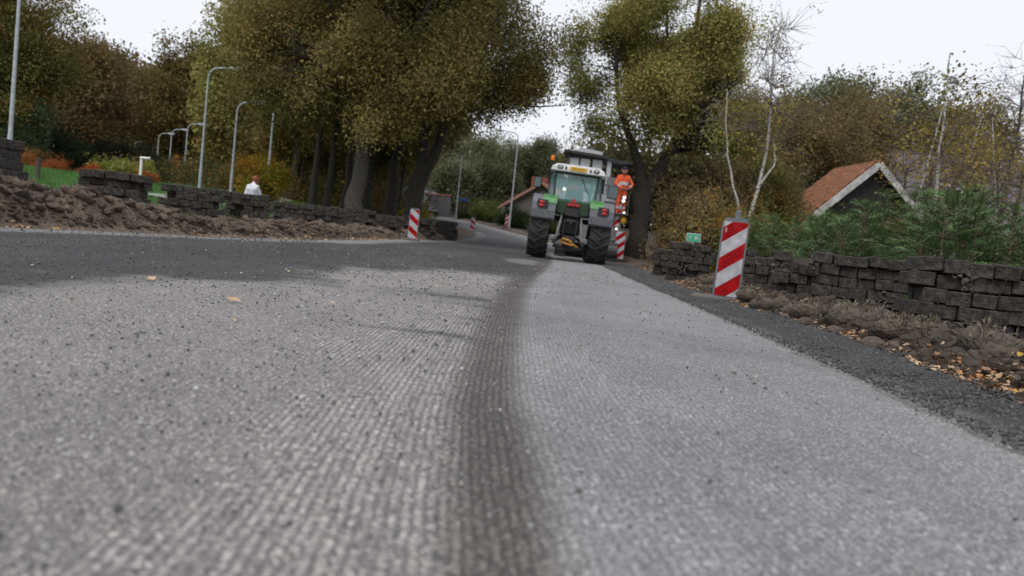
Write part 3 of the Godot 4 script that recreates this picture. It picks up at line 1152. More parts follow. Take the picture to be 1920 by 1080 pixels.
func make_trees() -> void:
	M.leaf = mat(Color.WHITE, 0.75, 0.0, true)
	M.leaf.metallic_specular = 0.25
	M.leaf.backlight_enabled = true
	M.leaf.backlight = Color(0.75, 0.75, 0.75)
	M.bark = grain(mat(lin(0.1, 0.086, 0.068), 0.95), noise_tex(256, 0.04, 4, 0.5, 1.0, 61), noise_tex(256, 0.05, 4, 0.0, 1.0, 62), 3.0, 1.1)
	M.bark_grey = grain(mat(lin(0.15, 0.13, 0.105), 0.95), noise_tex(256, 0.04, 4, 0.5, 1.0, 63), noise_tex(256, 0.05, 4, 0.0, 1.0, 64), 3.0, 1.1)
	var bt := noise_tex(256, 0.045, 3, 0.0, 1.0, 65)
	bt.color_ramp.set_color(0, Color(0.08, 0.075, 0.07))
	bt.color_ramp.set_color(1, Color(0.95, 0.94, 0.92))
	bt.color_ramp.add_point(0.33, Color(0.12, 0.11, 0.1))
	bt.color_ramp.add_point(0.44, Color(0.85, 0.84, 0.82))
	M.birch = grain(mat(lin(0.72, 0.71, 0.68), 0.8), bt, null, 0.0, 1.0)
	M.birch.uv1_scale = Vector3(0.9, 1.7, 0.9)
	M.twig = mat(lin(0.13, 0.105, 0.09), 0.9)
	var oak := cluster_mesh(36, 0.54, 0.13, 0.078, 71)
	var oak_near := cluster_mesh(46, 0.52, 0.11, 0.065, 72)
	var small := cluster_mesh(20, 0.4, 0.085, 0.06, 73)
	var far := cluster_mesh(46, 0.92, 0.22, 0.145, 74)
	var shrub := cluster_mesh(26, 0.34, 0.1, 0.055, 75)
	var row := "oaks in the row along the left verge"
	# the forked oak that leans over the road
	var g := ground_at(-4.55, 33.0)
	tree("oak_tree", "forked leaning oak with dark trunk nearest the road on the left", "tree", g, row, {
		sd = 101, trunk = PV([V(0, -0.2, 0), V(0.15, 1.2, 0), V(0.35, 2.4, 0)]), r0 = 0.36, r1 = 0.34, bark = M.bark, leaf = oak_near, steps = 8,
		stems = [[PV([V(0.3, 2.2, 0), V(0.35, 3.4, 0.1), V(0.3, 5.5, 0), V(0.6, 9.0, 0.2), V(0.5, 13.0, 0.0)]), 0.24, 0.05], [PV([V(0.3, 2.1, 0), V(0.9, 3.3, 0.2), V(1.3, 5.0, 0.4), V(2.1, 7.5, 0.4), V(2.6, 12.0, 0.3)]), 0.26, 0.05], [PV([V(1.2, 5.0, 0.4), V(2.6, 5.6, 1.0), V(4.2, 5.35, 1.2), V(5.9, 5.6, 1.0)]), 0.09, 0.015], [PV([V(0.3, 4.0, 0), V(1.6, 5.2, 0.9), V(3.1, 6.2, 1.3), V(4.9, 6.6, 1.2)]), 0.1, 0.015]],
		blobs = [[V(0.5, 9.7, 0), V(4.1, 4.4, 4.0), 5.0], [V(2.6, 6.8, 1.0), V(2.6, 2.0, 2.2), 1.6], [V(-1.2, 6.3, 0.8), V(2.4, 2.0, 2.0), 1.2], [V(3.9, 8.0, 0.6), V(1.1, 1.8, 1.6), 0.22], [V(4.6, 6.2, 1.0), V(1.1, 0.6, 1.0), 0.06]],
		n = 5000, branches = 120, pal = OAK, gap = -0.04, clear = 3.0, third = 0.09})
	g = ground_at(-6.15, 30.0)
	tree("oak_tree", "thickest grey oak trunk in the left row behind the stacks", "tree", g, row, {
		sd = 102, trunk = PV([V(0, -0.2, 0), V(0.05, 2.0, 0), V(0.4, 5.0, 0.1), V(0.7, 9.0, 0), V(0.7, 15.0, 0)]), r0 = 0.36, r1 = 0.08, bark = M.bark_grey, leaf = oak_near,
		stems = [[PV([V(0.4, 3.6, 0), V(1.0, 5.6, 0.5), V(2.2, 8.4, 0.8), V(2.7, 12.0, 0.8)]), 0.2, 0.04], [PV([V(0.3, 3.4, 0), V(-0.5, 5.5, 0.4), V(-1.8, 8.5, 0.8)]), 0.16, 0.04]],
		blobs = [[V(0.4, 9.4, 0), V(5.0, 5.0, 4.2), 5.0], [V(1.8, 5.6, 1.2), V(2.6, 1.8, 2.0), 1.4], [V(-2.6, 6.0, 1.2), V(2.4, 1.8, 2.0), 1.2]],
		n = 5600, branches = 120, pal = OAK, gap = -0.05, clear = 3.2, third = 0.07})
	# others of the row, from near to far
	var more := [
		[-6.0, 36.5, 0.28, 0.5, "oak with a straight dark trunk beside the thickest grey one"], [-8.2, 34.0, 0.14, 0.35, "slim dark oak trunk left of the thickest grey one"], [-9.8, 38.0, 0.17, 0.3, "slender black oak trunk above the sixth stack"],
		[-8.7, 40.0, 0.22, 0.2, "straight black oak trunk just left of the thickest grey one"], [-13.1, 46.0, 0.26, 0.2, "broad dark oak trunk behind the yellow-green bush"], [-16.5, 60.0, 0.2, 0.4, "dark oak behind the person in white"], [-20.5, 74.0, 0.2, 0.3, "oak with orange lower leaves between the lamp posts"], [-8.6, 45.0, 0.22, 0.3, "dark oak deep in the row behind the grey trunk"],
	]
	var q := 0
	for k in more:
		q += 1
		var sc := rr(0.85, 1.1)
		tree("oak_tree", k[4], "tree", ground_at(k[0], k[1]), row, {
			sd = 110 + q, trunk = PV([V(0, -0.2, 0), V(k[3] * 0.3, 3.0, 0), V(k[3], 6.0, 0), V(k[3] * 1.4, 10.0, 0.2), V(k[3], 14.0, 0)]), r0 = k[2], r1 = 0.06, bark = M.bark, leaf = oak,
			blobs = [[V(0.6, 9.6 * sc, -1.0 if q > 4 else 0.0), V(4.0, 4.6, 4.0), 5.0], [V(-1.0, 6.2 * sc, 0.5), V(2.4, 1.9, 1.8), 1.4], [V(1.8, 5.9 * sc, 0.6), V(2.4, 1.8, 1.8), 1.2]],
			n = 3000, branches = 60, pal = OAK_DARK if q % 3 else OAK, gap = -0.15, clear = 3.5, third = 0.16 if q > 4 else 0.06})
	# thin stems of the wood behind
	var thin := [[-9.8, 52.0], [-12.8, 55.0], [-15.2, 54.0], [-16.6, 62.0], [-15.5, 66.0], [-19.5, 74.0], [-14.4, 60.0], [-7.6, 50.0], [-9.0, 58.0], [-11.0, 62.0], [-13.4, 68.0]]
	q = 0
	for k in thin:
		q += 1
		tree("young_oak", "slender young tree of the wood behind the row of oaks", "tree", ground_at(k[0], k[1]), "young trees in the wood behind the row", {
			sd = 140 + q, trunk = PV([V(0, -0.2, 0), V(rr(-0.2, 0.3), 4.0, 0), V(rr(-0.3, 0.5), 9.0, 0)]), r0 = rr(0.1, 0.17), r1 = 0.05, bark = M.bark_grey if q % 3 == 0 else M.bark, leaf = far, steps = 8, sides = 7,
			blobs = [[V(0.2, 9.5, 0), V(3.6, 4.5, 3.4), 3.0], [V(0, 4.6, 0.6), V(2.6, 1.8, 2.2), 1.0]], n = 750, branches = 24, pal = [OAK, BROWN, YELLOW, OAK_DARK][q % 4], gap = -0.2, clear = 3.0, twigs = 2})
	# high trees on the left
	var leftside := [
		[-28.4, 41.0, [V(0, 7.0, 0), V(5.0, 5.6, 4.5)], OAK_DARK, "tall dark green tree at the left frame edge"], [-34.4, 62.0, [V(0, 5.8, 0), V(3.2, 4.2, 4.0)], BROWN, "russet tree right of the tall dark left one"], [-38.5, 78.0, [V(0, 6.0, 0), V(3.8, 4.2, 4.0)], BROWN, "low brown tree at the dip in the left skyline"],
		[-33.2, 76.0, [V(0, 6.4, 0), V(3.8, 5.0, 4.0)], [Color(0.13, 0.095, 0.04), Color(0.22, 0.15, 0.06), Color(0.26, 0.16, 0.06)], "brown tree behind the far lamp posts"], [-29.0, 68.0, [V(0, 6.4, 0), V(2.8, 4.8, 3.5)], [Color(0.13, 0.11, 0.04), Color(0.22, 0.17, 0.055), Color(0.26, 0.16, 0.05)], "olive tree rising right of the skyline dip"],
		[-20.9, 58.0, [V(0, 8.6, 0), V(3.0, 5.8, 3.5)], OAK_GREEN, "yellow-green tree above the tallest lamp"], [-17.4, 57.0, [V(0, 10.6, 0), V(4.2, 7.0, 4.0)], OAK, "high oak crown left of the main oak row"], [-44.0, 86.0, [V(0, 5.0, 0), V(5.0, 4.0, 5.0)], BROWN, "far reddish tree behind the left lawn"],
		[-33.5, 48.0, [V(0, 5.0, 0), V(4.0, 4.4, 4.0)], OAK_DARK, "dark tree behind the left lawn shrubs"], [-27.0, 86.0, [V(0, 5.6, 0), V(5.0, 5.0, 5.0)], BROWN, "brown tree at the end of the lamp row"],
	]
	q = 0
	for k in leftside:
		q += 1
		var bl: Array = k[2]
		var sc := 1.32 if k[1] > 50.0 else 1.0
		bl = [bl[0] * sc, bl[1] * sc]
		tree("tall_tree", k[4], "tree", ground_at(k[0] * sc, k[1] * sc), "high trees on the left", {
			sd = 170 + q, trunk = PV([V(0, -0.2, 0), V(0.2, 4.0, 0), V(0.1, 9.0, 0)]), r0 = 0.26, r1 = 0.08, bark = M.bark, leaf = far if k[1] > 50.0 else oak, steps = 8, sides = 7,
			blobs = [[bl[0], bl[1], 4.0], [(bl[0] as Vector3) * 0.5 + V(-1.4, 0, 1.0), (bl[1] as Vector3) * 0.55, 1.2], [(bl[0] as Vector3) * 0.5 + V(1.2, 0, 0.6), (bl[1] as Vector3) * 0.5, 1.2]], size = sc, n = 1700 if k[1] > 50.0 else 5200, branches = 50, pal = k[3], gap = -0.16, clear = 2.0, twigs = 3})
	# the big oak on the right
	tree("oak_tree", "big spreading oak with a thick forked trunk right of the milling machine", "tree", ground_at(5.0, 34.0), "", {
		sd = 201, trunk = PV([V(0, -0.2, 0), V(0.05, 1.5, 0), V(0.25, 3.3, 0)]), r0 = 0.43, r1 = 0.36, bark = M.bark, leaf = oak_near, steps = 8,
		stems = [[PV([V(0.1, 2.6, 0), V(-0.35, 4.2, 0.2), V(-0.9, 5.2, 0.4), V(-1.5, 6.6, 0.7), V(-1.9, 9.6, 0.6)]), 0.24, 0.05], [PV([V(0.25, 3.0, 0), V(0.95, 4.6, 0.1), V(1.5, 6.4, 0.2), V(1.4, 9.0, 0.2), V(1.6, 11.6, 0.2)]), 0.26, 0.05], [PV([V(0.8, 4.4, 0.1), V(2.2, 6.2, 0.4), V(3.0, 9.0, 0.6)]), 0.2, 0.04], [PV([V(1.3, 5.8, 0.2), V(0.6, 7.6, 0.5), V(0.1, 10.6, 0.3)]), 0.17, 0.04]],
		blobs = [[V(1.0, 8.6, 0), V(3.7, 2.9, 3.2), 4.0], [V(-2.2, 6.6, 0.6), V(1.3, 1.2, 1.6), 0.7], [V(-1.6, 8.1, 0.4), V(2.1, 2.1, 2.2), 1.3], [V(1.2, 6.4, 1.0), V(1.7, 1.2, 1.4), 0.6], [V(3.2, 6.2, 0.2), V(1.8, 2.4, 2.0), 1.8], [V(-2.6, 5.4, 0.5), V(1.1, 0.8, 1.1), 0.25], [V(4.0, 5.2, 0.0), V(1.6, 1.5, 1.6), 0.9]],
		n = 4700, branches = 140, pal = OAK_GREEN, gap = 0.08, clear = 2.5, third = 0.12, twigs = 5})
	# brown shrubs and small trees at its foot
	var br := [
		[6.1, 27.6, 0.9, 2.0, BROWN, "brown beech shrub against the foot of the big oak"], [7.3, 29.0, 1.3, 3.2, BROWN, "tall brown-leaved shrub between the big oak and the birch"], [8.6, 29.8, 1.2, 3.6, OAK_DARK, "dark olive shrub behind the birch trunks"], [9.6, 31.0, 1.2, 3.3, BROWN, "rusty brown shrub right of the birch"], [6.3, 25.0, 1.0, 1.4, OAK_DARK, "dense dark green shrub above the far right stacks"],
		[7.8, 25.5, 1.0, 1.5, OAK_DARK, "dark shrub below the birch fork"], [6.0, 30.5, 0.7, 3.0, BROWN, "thin brown undergrowth beside the big oak trunk"], [12.6, 30.6, 0.8, 2.1, BROWN, "thin brown shrub before the left part of the barn gable"], [14.3, 31.0, 0.8, 2.3, BROWN, "thin brown shrub before the right part of the barn gable"],
	]
	q = 0
	for k in br:
		q += 1
		var w: float = k[2]
		var h: float = k[3]
		tree("tall_shrub", k[5], "shrub", ground_at(k[0], k[1]), "brown shrubs under the big oak", {
			sd = 220 + q, trunk = PV([V(0, -0.1, 0), V(0.1, h * 0.5, 0), V(0.0, h * 0.9, 0)]), r0 = 0.06, r1 = 0.02, bark = M.bark, leaf = shrub, steps = 6, sides = 6,
			stems = [[PV([V(0, 0, 0), V(0.5, h * 0.5, 0.1), V(0.7, h * 0.9, 0.2)]), 0.04, 0.01], [PV([V(0, 0, 0), V(-0.5, h * 0.5, 0.2), V(-0.8, h * 0.85, 0.1)]), 0.04, 0.01]],
			blobs = [[V(0, h * 0.55, 0), V(w, h * 0.5, w * 0.8), 3.0], [V(0.3 * w, h * 0.85, 0), V(w * 0.6, h * 0.28, w * 0.5), 0.8], [V(0, h * 0.2, 0.2), V(w * 1.1, h * 0.25, w * 0.8), 0.9]],
			n = int((300 if k[0] < 12.0 else 190) * w * h), branches = 46, pal = k[4], gap = -0.1, clear = 0.3, twigs = 4, twig = 0.6, thick = 0.7, third = 0.2})
	# birches
	tree("birch_tree", "two-stemmed white birch behind the red and white warning board", "tree", ground_at(7.6, 27.0), "birches on the right", {
		sd = 240, trunk = PV([V(0, -0.2, 0), V(0.02, 1.6, 0), V(0.3, 3.2, 0), V(0.35, 5.2, 0.05), V(0.2, 7.0, 0), V(0.35, 8.6, 0)]), r0 = 0.09, r1 = 0.012, bark = M.birch, limb = M.twig, leaf = small,
		stems = [[PV([V(0, 1.5, 0), V(-0.5, 2.6, 0.1), V(-1.0, 4.2, 0.1), V(-1.2, 6.0, 0.1)]), 0.05, 0.015], [PV([V(0.2, 2.9, 0), V(0.65, 3.7, 0.05), V(0.55, 4.6, 0.05)]), 0.045, 0.015]],
		blobs = [[V(0.4, 7.2, 0), V(0.8, 1.6, 0.8), 2.0], [V(-0.8, 5.4, 0), V(1.0, 1.4, 0.9), 1.0], [V(0.6, 5.2, 0), V(0.9, 1.2, 0.9), 1.0]],
		n = 60, branches = 70, pal = YELLOW, gap = -0.1, clear = 2.5, twigs = 6, twig = 0.8, thick = 0.5})
	var bi := [[10.1, 19.7, 0.075, -0.08, "straight white birch trunk right of the barn gable", 0.8], [11.75, 24.6, 0.05, 0.35, "thin leaning birch left of the straight white one", 0.6], [16.2, 27.0, 0.06, -0.45, "leaning birch before the purple roof", 0.8], [12.0, 23.2, 0.06, 0.1, "short white birch stump stem among the firs", 0.0], [14.4, 27.5, 0.05, 0.4, "faint slim birch between the white trunk and purple roof", 0.9]]
	q = 0
	for k in bi:
		q += 1
		var full: float = k[5]
		var h := 5.9 if full > 0.0 else 2.9
		tree("birch_tree", k[4], "tree", ground_at(k[0], k[1]), "birches on the right", {
			sd = 250 + q, trunk = PV([V(0, -0.2, 0), V(k[3] * 0.4, h * 0.3, 0), V(k[3] * 1.2, h * 0.65, 0), V(k[3] * 2.0, h, 0)]), r0 = k[2], r1 = 0.015, bark = M.birch, limb = M.twig, leaf = small,
			blobs = [[V(k[3] * 1.6, h * 0.66, 0), V(1.6, h * 0.26, 1.5), 2.0], [V(k[3] * 1.4 + 0.8, h * 0.48, 0), V(1.3, 0.9, 1.2), 1.0]], n = int(90 * full), branches = 34 if full > 0 else 4, pal = YELLOW, gap = 0.0, clear = 1.8, twigs = 4, twig = 0.8, thick = 0.5, attip = 0.7})
	for k in [[22.5, 38.0, 301, "bare grey birch at the right frame edge"], [25.0, 41.0, 302, "second bare tree beyond the purple roof"]]:
		tree("bare_tree", k[3], "tree", ground_at(k[0], k[1]), "bare trees on the right", {
			sd = k[2], trunk = PV([V(0, -0.2, 0), V(0.1, 4.0, 0), V(0.3, 8.0, 0), V(0.2, 11.0, 0)]), r0 = 0.16, r1 = 0.02, bark = M.bark_grey, limb = M.twig, leaf = small,
			blobs = [[V(0.2, 8.2, 0), V(2.4, 3.2, 2.0), 2.0], [V(-0.6, 5.4, 0), V(2.2, 1.6, 1.6), 1.0]], n = 50, branches = 90, pal = YELLOW, gap = -0.1, clear = 2.5, twigs = 6, thick = 0.5})
	# trees behind the barn
	var rt := [
		[27.0, 60.0, V(0, 10.4, 0), V(5.4, 3.8, 4.5), GREY_GREEN, "broad grey-green oak on the skyline behind the barn"], [21.8, 60.5, V(0, 9.2, 0), V(3.0, 4.2, 3.0), GREY_GREEN, "left crown of the skyline oaks behind the barn"], [16.6, 44.5, V(0, 6.2, 0), V(2.3, 2.8, 2.0), BROWN, "brown beech directly behind the barn ridge"], [19.2, 47.0, V(0, 7.8, 0), V(2.3, 3.0, 2.2), BROWN, "tall brown tree in front of the skyline oaks"],
		[12.6, 44.0, V(0, 6.4, 0), V(2.4, 2.8, 2.2), BROWN, "brown tree right of the big oak"], [14.8, 50.0, V(0, 7.2, 0), V(2.4, 3.0, 2.2), OAK, "olive tree between the big oak and the barn"], [17.4, 35.0, V(0, 4.4, 0), V(2.0, 2.0, 1.8), YELLOW, "yellow tree left of the purple roof"], [20.2, 36.5, V(0, 4.4, 0), V(2.0, 2.2, 1.8), YELLOW, "golden tree in front of the purple roof"], [31.0, 57.0, V(0, 8.2, 0), V(3.0, 3.4, 3.0), OAK, "olive tree behind the purple roof"],
		[22.6, 33.0, V(0, 2.4, 0), V(1.5, 1.3, 1.4), OAK, "olive bush tree beside the purple roof"],
	]
	q = 0
	for k in rt:
		q += 1
		var ctr: Vector3 = k[2]
		var rad: Vector3 = k[3]
		var vol := rad.x * rad.y * rad.z
		tree("broadleaf_tree", k[5], "tree", ground_at(k[0], k[1]), "trees around the right-hand houses", {
			sd = 270 + q, trunk = PV([V(0, -0.2, 0), V(0.1, ctr.y * 0.5, 0), V(0.1, ctr.y * 1.1, 0)]), r0 = 0.22, r1 = 0.05, bark = M.bark, leaf = (far if k[1] > 55.0 else oak) if k[4] != YELLOW else small, steps = 8, sides = 7,
			stems = [[PV([V(0, ctr.y * 0.5, 0), V(1.0, ctr.y * 0.8, 0.3), V(rad.x * 0.5, ctr.y * 1.1, 0.2)]), 0.1, 0.03], [PV([V(0, ctr.y * 0.45, 0), V(-1.0, ctr.y * 0.8, 0.3), V(-rad.x * 0.5, ctr.y * 1.1, 0.2)]), 0.1, 0.03]],
			blobs = [[ctr, rad, 3.0], [ctr * 0.6, rad * 0.6, 0.8], [ctr + V(-rad.x * 0.5, rad.y * 0.3, 0.3), rad * 0.5, 0.6], [ctr + V(rad.x * 0.5, rad.y * 0.2, 0.3), rad * 0.5, 0.6]], n = int(clampf(vol * (11.0 if k[1] > 55.0 else 34.0), 500, 2400) * (0.13 if k[4] == YELLOW else 1.0)), branches = 60, pal = k[4], gap = 0.03 if k[1] > 55.0 else -0.08, clear = 1.5, twigs = 4})
	# trees across the end of the road
	var ft := [[-9.5, 108.0, 6.2, 3.6, "far grey tree left of the blue street sign"], [-5.6, 104.0, 7.6, 3.4, "far tree behind the street lamp at the bend"], [-1.6, 110.0, 8.2, 3.4, "far tree above the red roof at the bend"], [2.6, 106.0, 8.6, 3.2, "far tree just left of the tractor cab"], [6.5, 112.0, 8.0, 3.6, "far tree hidden behind the tractor"], [-13.5, 100.0, 6.6, 3.6, "far tree behind the grey-roofed house"], [-3.6, 92.0, 4.6, 2.6, "lower dark tree behind the street lamp"], [-7.6, 90.0, 4.4, 2.8, "lower dark tree by the blue sign"], [10.5, 108.0, 7.0, 3.6, "far tree behind the milling machine"], [-17.0, 95.0, 8.0, 4.0, "far tree seen between the oak trunks"]]
	q = 0
	for k in ft:
		q += 1
		tree("far_tree", k[4], "tree", ground_at(k[0], k[1]), "trees at the end of the road", {
			sd = 310 + q, trunk = PV([V(0, -0.2, 0), V(0.1, 3.0, 0), V(0.1, k[2], 0)]), r0 = 0.2, r1 = 0.06, bark = M.bark, leaf = far, steps = 6, sides = 6,
			blobs = [[V(0, k[2] * 0.85, 0), V(k[3], k[2] * 0.4, k[3]), 3.0], [V(0.4, k[2] * 0.4, 0), V(k[3] * 1.1, k[2] * 0.35, k[3]), 2.0]], n = 900, branches = 24, pal = [GREY_GREEN, [Color(0.09, 0.1, 0.05), Color(0.16, 0.165, 0.09)], GREY_GREEN][q % 3], gap = -0.12, clear = 1.0, twigs = 3, twig = 1.2})
	# low bushes and coloured shrubs
	var lb := [
		[-20.3, 35.0, 1.0, 0.3, [Color(0.3, 0.09, 0.03), Color(0.42, 0.13, 0.04)], "orange-red border shrub at the top of the lawn"], [-18.5, 35.0, 0.8, 0.3, [Color(0.33, 0.08, 0.025), Color(0.45, 0.14, 0.04)], "low red border shrub nearer the stack"], [-21.6, 36.0, 0.8, 0.55, [Color(0.3, 0.13, 0.05), Color(0.38, 0.17, 0.05)], "rounded orange shrub behind the leftmost stack"],
		[-18.3, 36.0, 0.9, 0.6, [Color(0.22, 0.25, 0.03), Color(0.36, 0.36, 0.06), Color(0.6, 0.55, 0.35)], "yellow-green garden bush above the second stack"], [-17.2, 36.0, 0.7, 0.65, [Color(0.25, 0.25, 0.04), Color(0.36, 0.33, 0.07), Color(0.6, 0.55, 0.3)], "pale yellow plume bush beside the small white lamp"], [-16.4, 35.0, 0.4, 0.4, [Color(0.35, 0.1, 0.03), Color(0.4, 0.12, 0.04)], "small red shrub behind the second stack's end"],
		[-25.4, 40.0, 1.6, 3.4, [Color(0.09, 0.12, 0.06), Color(0.16, 0.19, 0.1)], "grey-green willow bush below the tall left tree"], [-24.5, 42.0, 2.0, 1.5, [Color(0.02, 0.035, 0.018), Color(0.04, 0.055, 0.028)], "dark evergreen hedge bush behind the lawn"], [-23.0, 46.0, 2.4, 1.6, [Color(0.025, 0.035, 0.02), Color(0.045, 0.05, 0.03)], "dark hedge bush left of the white lamp"], [-27.6, 44.0, 2.4, 2.2, [Color(0.02, 0.035, 0.018), Color(0.045, 0.055, 0.025)], "dark hedge bush under the willow"],
		[-10.6, 33.5, 0.75, 1.1, [Color(0.16, 0.18, 0.02), Color(0.3, 0.22, 0.03), Color(0.4, 0.22, 0.02)], "yellow and green sapling bush right of the person"], [-16.5, 50.0, 1.2, 2.0, [Color(0.22, 0.15, 0.02), Color(0.35, 0.22, 0.03), Color(0.4, 0.15, 0.03)], "golden bush under the tall lamps"], [-18.6, 52.0, 1.0, 1.4, [Color(0.24, 0.16, 0.02), Color(0.35, 0.2, 0.03), Color(0.4, 0.15, 0.03)], "yellow bush behind the third stack"], [-5.2, 40.0, 0.5, 0.8, [Color(0.3, 0.24, 0.02), Color(0.4, 0.3, 0.03)], "small yellow plant at the foot of the forked oak"],
		[-3.2, 72.0, 1.2, 1.5, [Color(0.12, 0.15, 0.04), Color(0.2, 0.22, 0.06)], "light green bush left of the far street lamp"], [-1.1, 66.5, 0.9, 1.2, [Color(0.03, 0.06, 0.02), Color(0.05, 0.09, 0.03)], "round green garden bush before the red-roofed house"], [0.2, 66.0, 0.9, 1.1, [Color(0.025, 0.05, 0.02), Color(0.05, 0.08, 0.03)], "dark green garden bush beside the round one"], [2.4, 62.0, 1.6, 1.1, [Color(0.07, 0.08, 0.03), Color(0.12, 0.11, 0.05)], "low hedge right of the bend behind the tractor"], [-4.2, 74.0, 2.0, 1.0, [Color(0.05, 0.055, 0.025), Color(0.09, 0.08, 0.04)], "low hedge at the bend left of the lamp"],
	]
	q = 0
	for k in lb:
		q += 1
		var w: float = k[2]
		var h: float = k[3]
		tree("garden_bush", k[5], "bush", ground_at(k[0], k[1]), "bushes beside the road and lawn", {
			sd = 340 + q, trunk = PV([V(0, -0.1, 0), V(0.05, h * 0.4, 0), V(0.0, h * 0.8, 0)]), r0 = 0.04, r1 = 0.015, bark = M.bark, leaf = shrub, steps = 4, sides = 5,
			blobs = [[V(0, h * 0.5, 0), V(w, h * 0.5, w * 0.7), 3.0], [V(0.3 * w, h * 0.75, 0), V(w * 0.5, h * 0.3, w * 0.5), 0.8]], size = clampf(h * 0.9, 0.35, 1.0), n = int(clampf(500 * w * h / pow(clampf(h * 0.9, 0.35, 1.0), 1.6), 300, 1800)), branches = 16, pal = k[4], gap = -0.2, clear = 0.02, twigs = 3, twig = 0.4 * clampf(h, 0.2, 1.0), thick = 0.5, third = 0.2})
	# the wood that closes the view on the left
	var xs := []
	var cs := []
	rng.seed = 400
	var fm := cluster_mesh(30, 1.6, 0.55, 0.36, 76)
	for i in 9000:
		var t := rng.randf()
		var x := lerpf(-150.0, -9.0, t)
		var d := 98.0 + rr(0, 22) + 20.0 * absf(t - 0.6)
		var top := 13.0 + 3.0 * nz.get_noise_2d(x * 5.0, 3.0)
		var y := pow(rng.randf(), 0.8) * top
		var q2 := nz.get_noise_3d(x * 3.0, y * 4.0, d * 3.0) + 0.5
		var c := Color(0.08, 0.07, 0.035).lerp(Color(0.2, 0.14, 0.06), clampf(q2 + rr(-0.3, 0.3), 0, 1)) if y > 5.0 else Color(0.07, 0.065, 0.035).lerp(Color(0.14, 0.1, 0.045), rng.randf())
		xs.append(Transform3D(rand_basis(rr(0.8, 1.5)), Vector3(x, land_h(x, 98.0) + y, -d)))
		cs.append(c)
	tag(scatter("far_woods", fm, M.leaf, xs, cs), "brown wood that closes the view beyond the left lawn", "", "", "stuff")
	xs = []
	cs = []
	for i in 4500:
		var x := lerpf(8.0, 110.0, rng.randf())
		var d := 88.0 + rr(0, 20)
		var y := pow(rng.randf(), 0.8) * (9.0 + 3.0 * nz.get_noise_2d(x * 5.0, 9.0))
		var c := Color(0.05, 0.05, 0.025).lerp(Color(0.12, 0.09, 0.04), rng.randf())
		xs.append(Transform3D(rand_basis(rr(0.8, 1.5)), Vector3(x, land_h(x, 98.0) + y, -d)))
		cs.append(c)
	tag(scatter("far_treeline", fm, M.leaf, xs, cs), "distant olive treeline behind the right-hand houses", "", "", "stuff")
	# leaf litter and dark undergrowth of the wood
	xs = []
	cs = []
	for i in 2600:
		var d := 44.0 + 44.0 * rng.randf()
		var x := lerpf(-48.0, -5.5, rng.randf())
		if x > Lx(d) - 2.5:
			continue
		var y := rr(0.0, 1.5) * (0.6 + nz.get_noise_2d(x * 5.0, d * 5.0))
		xs.append(Transform3D(rand_basis(rr(0.5, 1.0)), Vector3(x, land_h(x, d) + y, -d)))
		var k := rng.randf()
		cs.append((Color(0.09, 0.1, 0.035) if k < 0.6 else (Color(0.17, 0.12, 0.045) if k < 0.88 else Color(0.34, 0.18, 0.04))) * rr(0.7, 1.2))
	tag(scatter("undergrowth", far, M.leaf, xs, cs), "brown and green undergrowth on the woodland floor", "", "", "stuff")

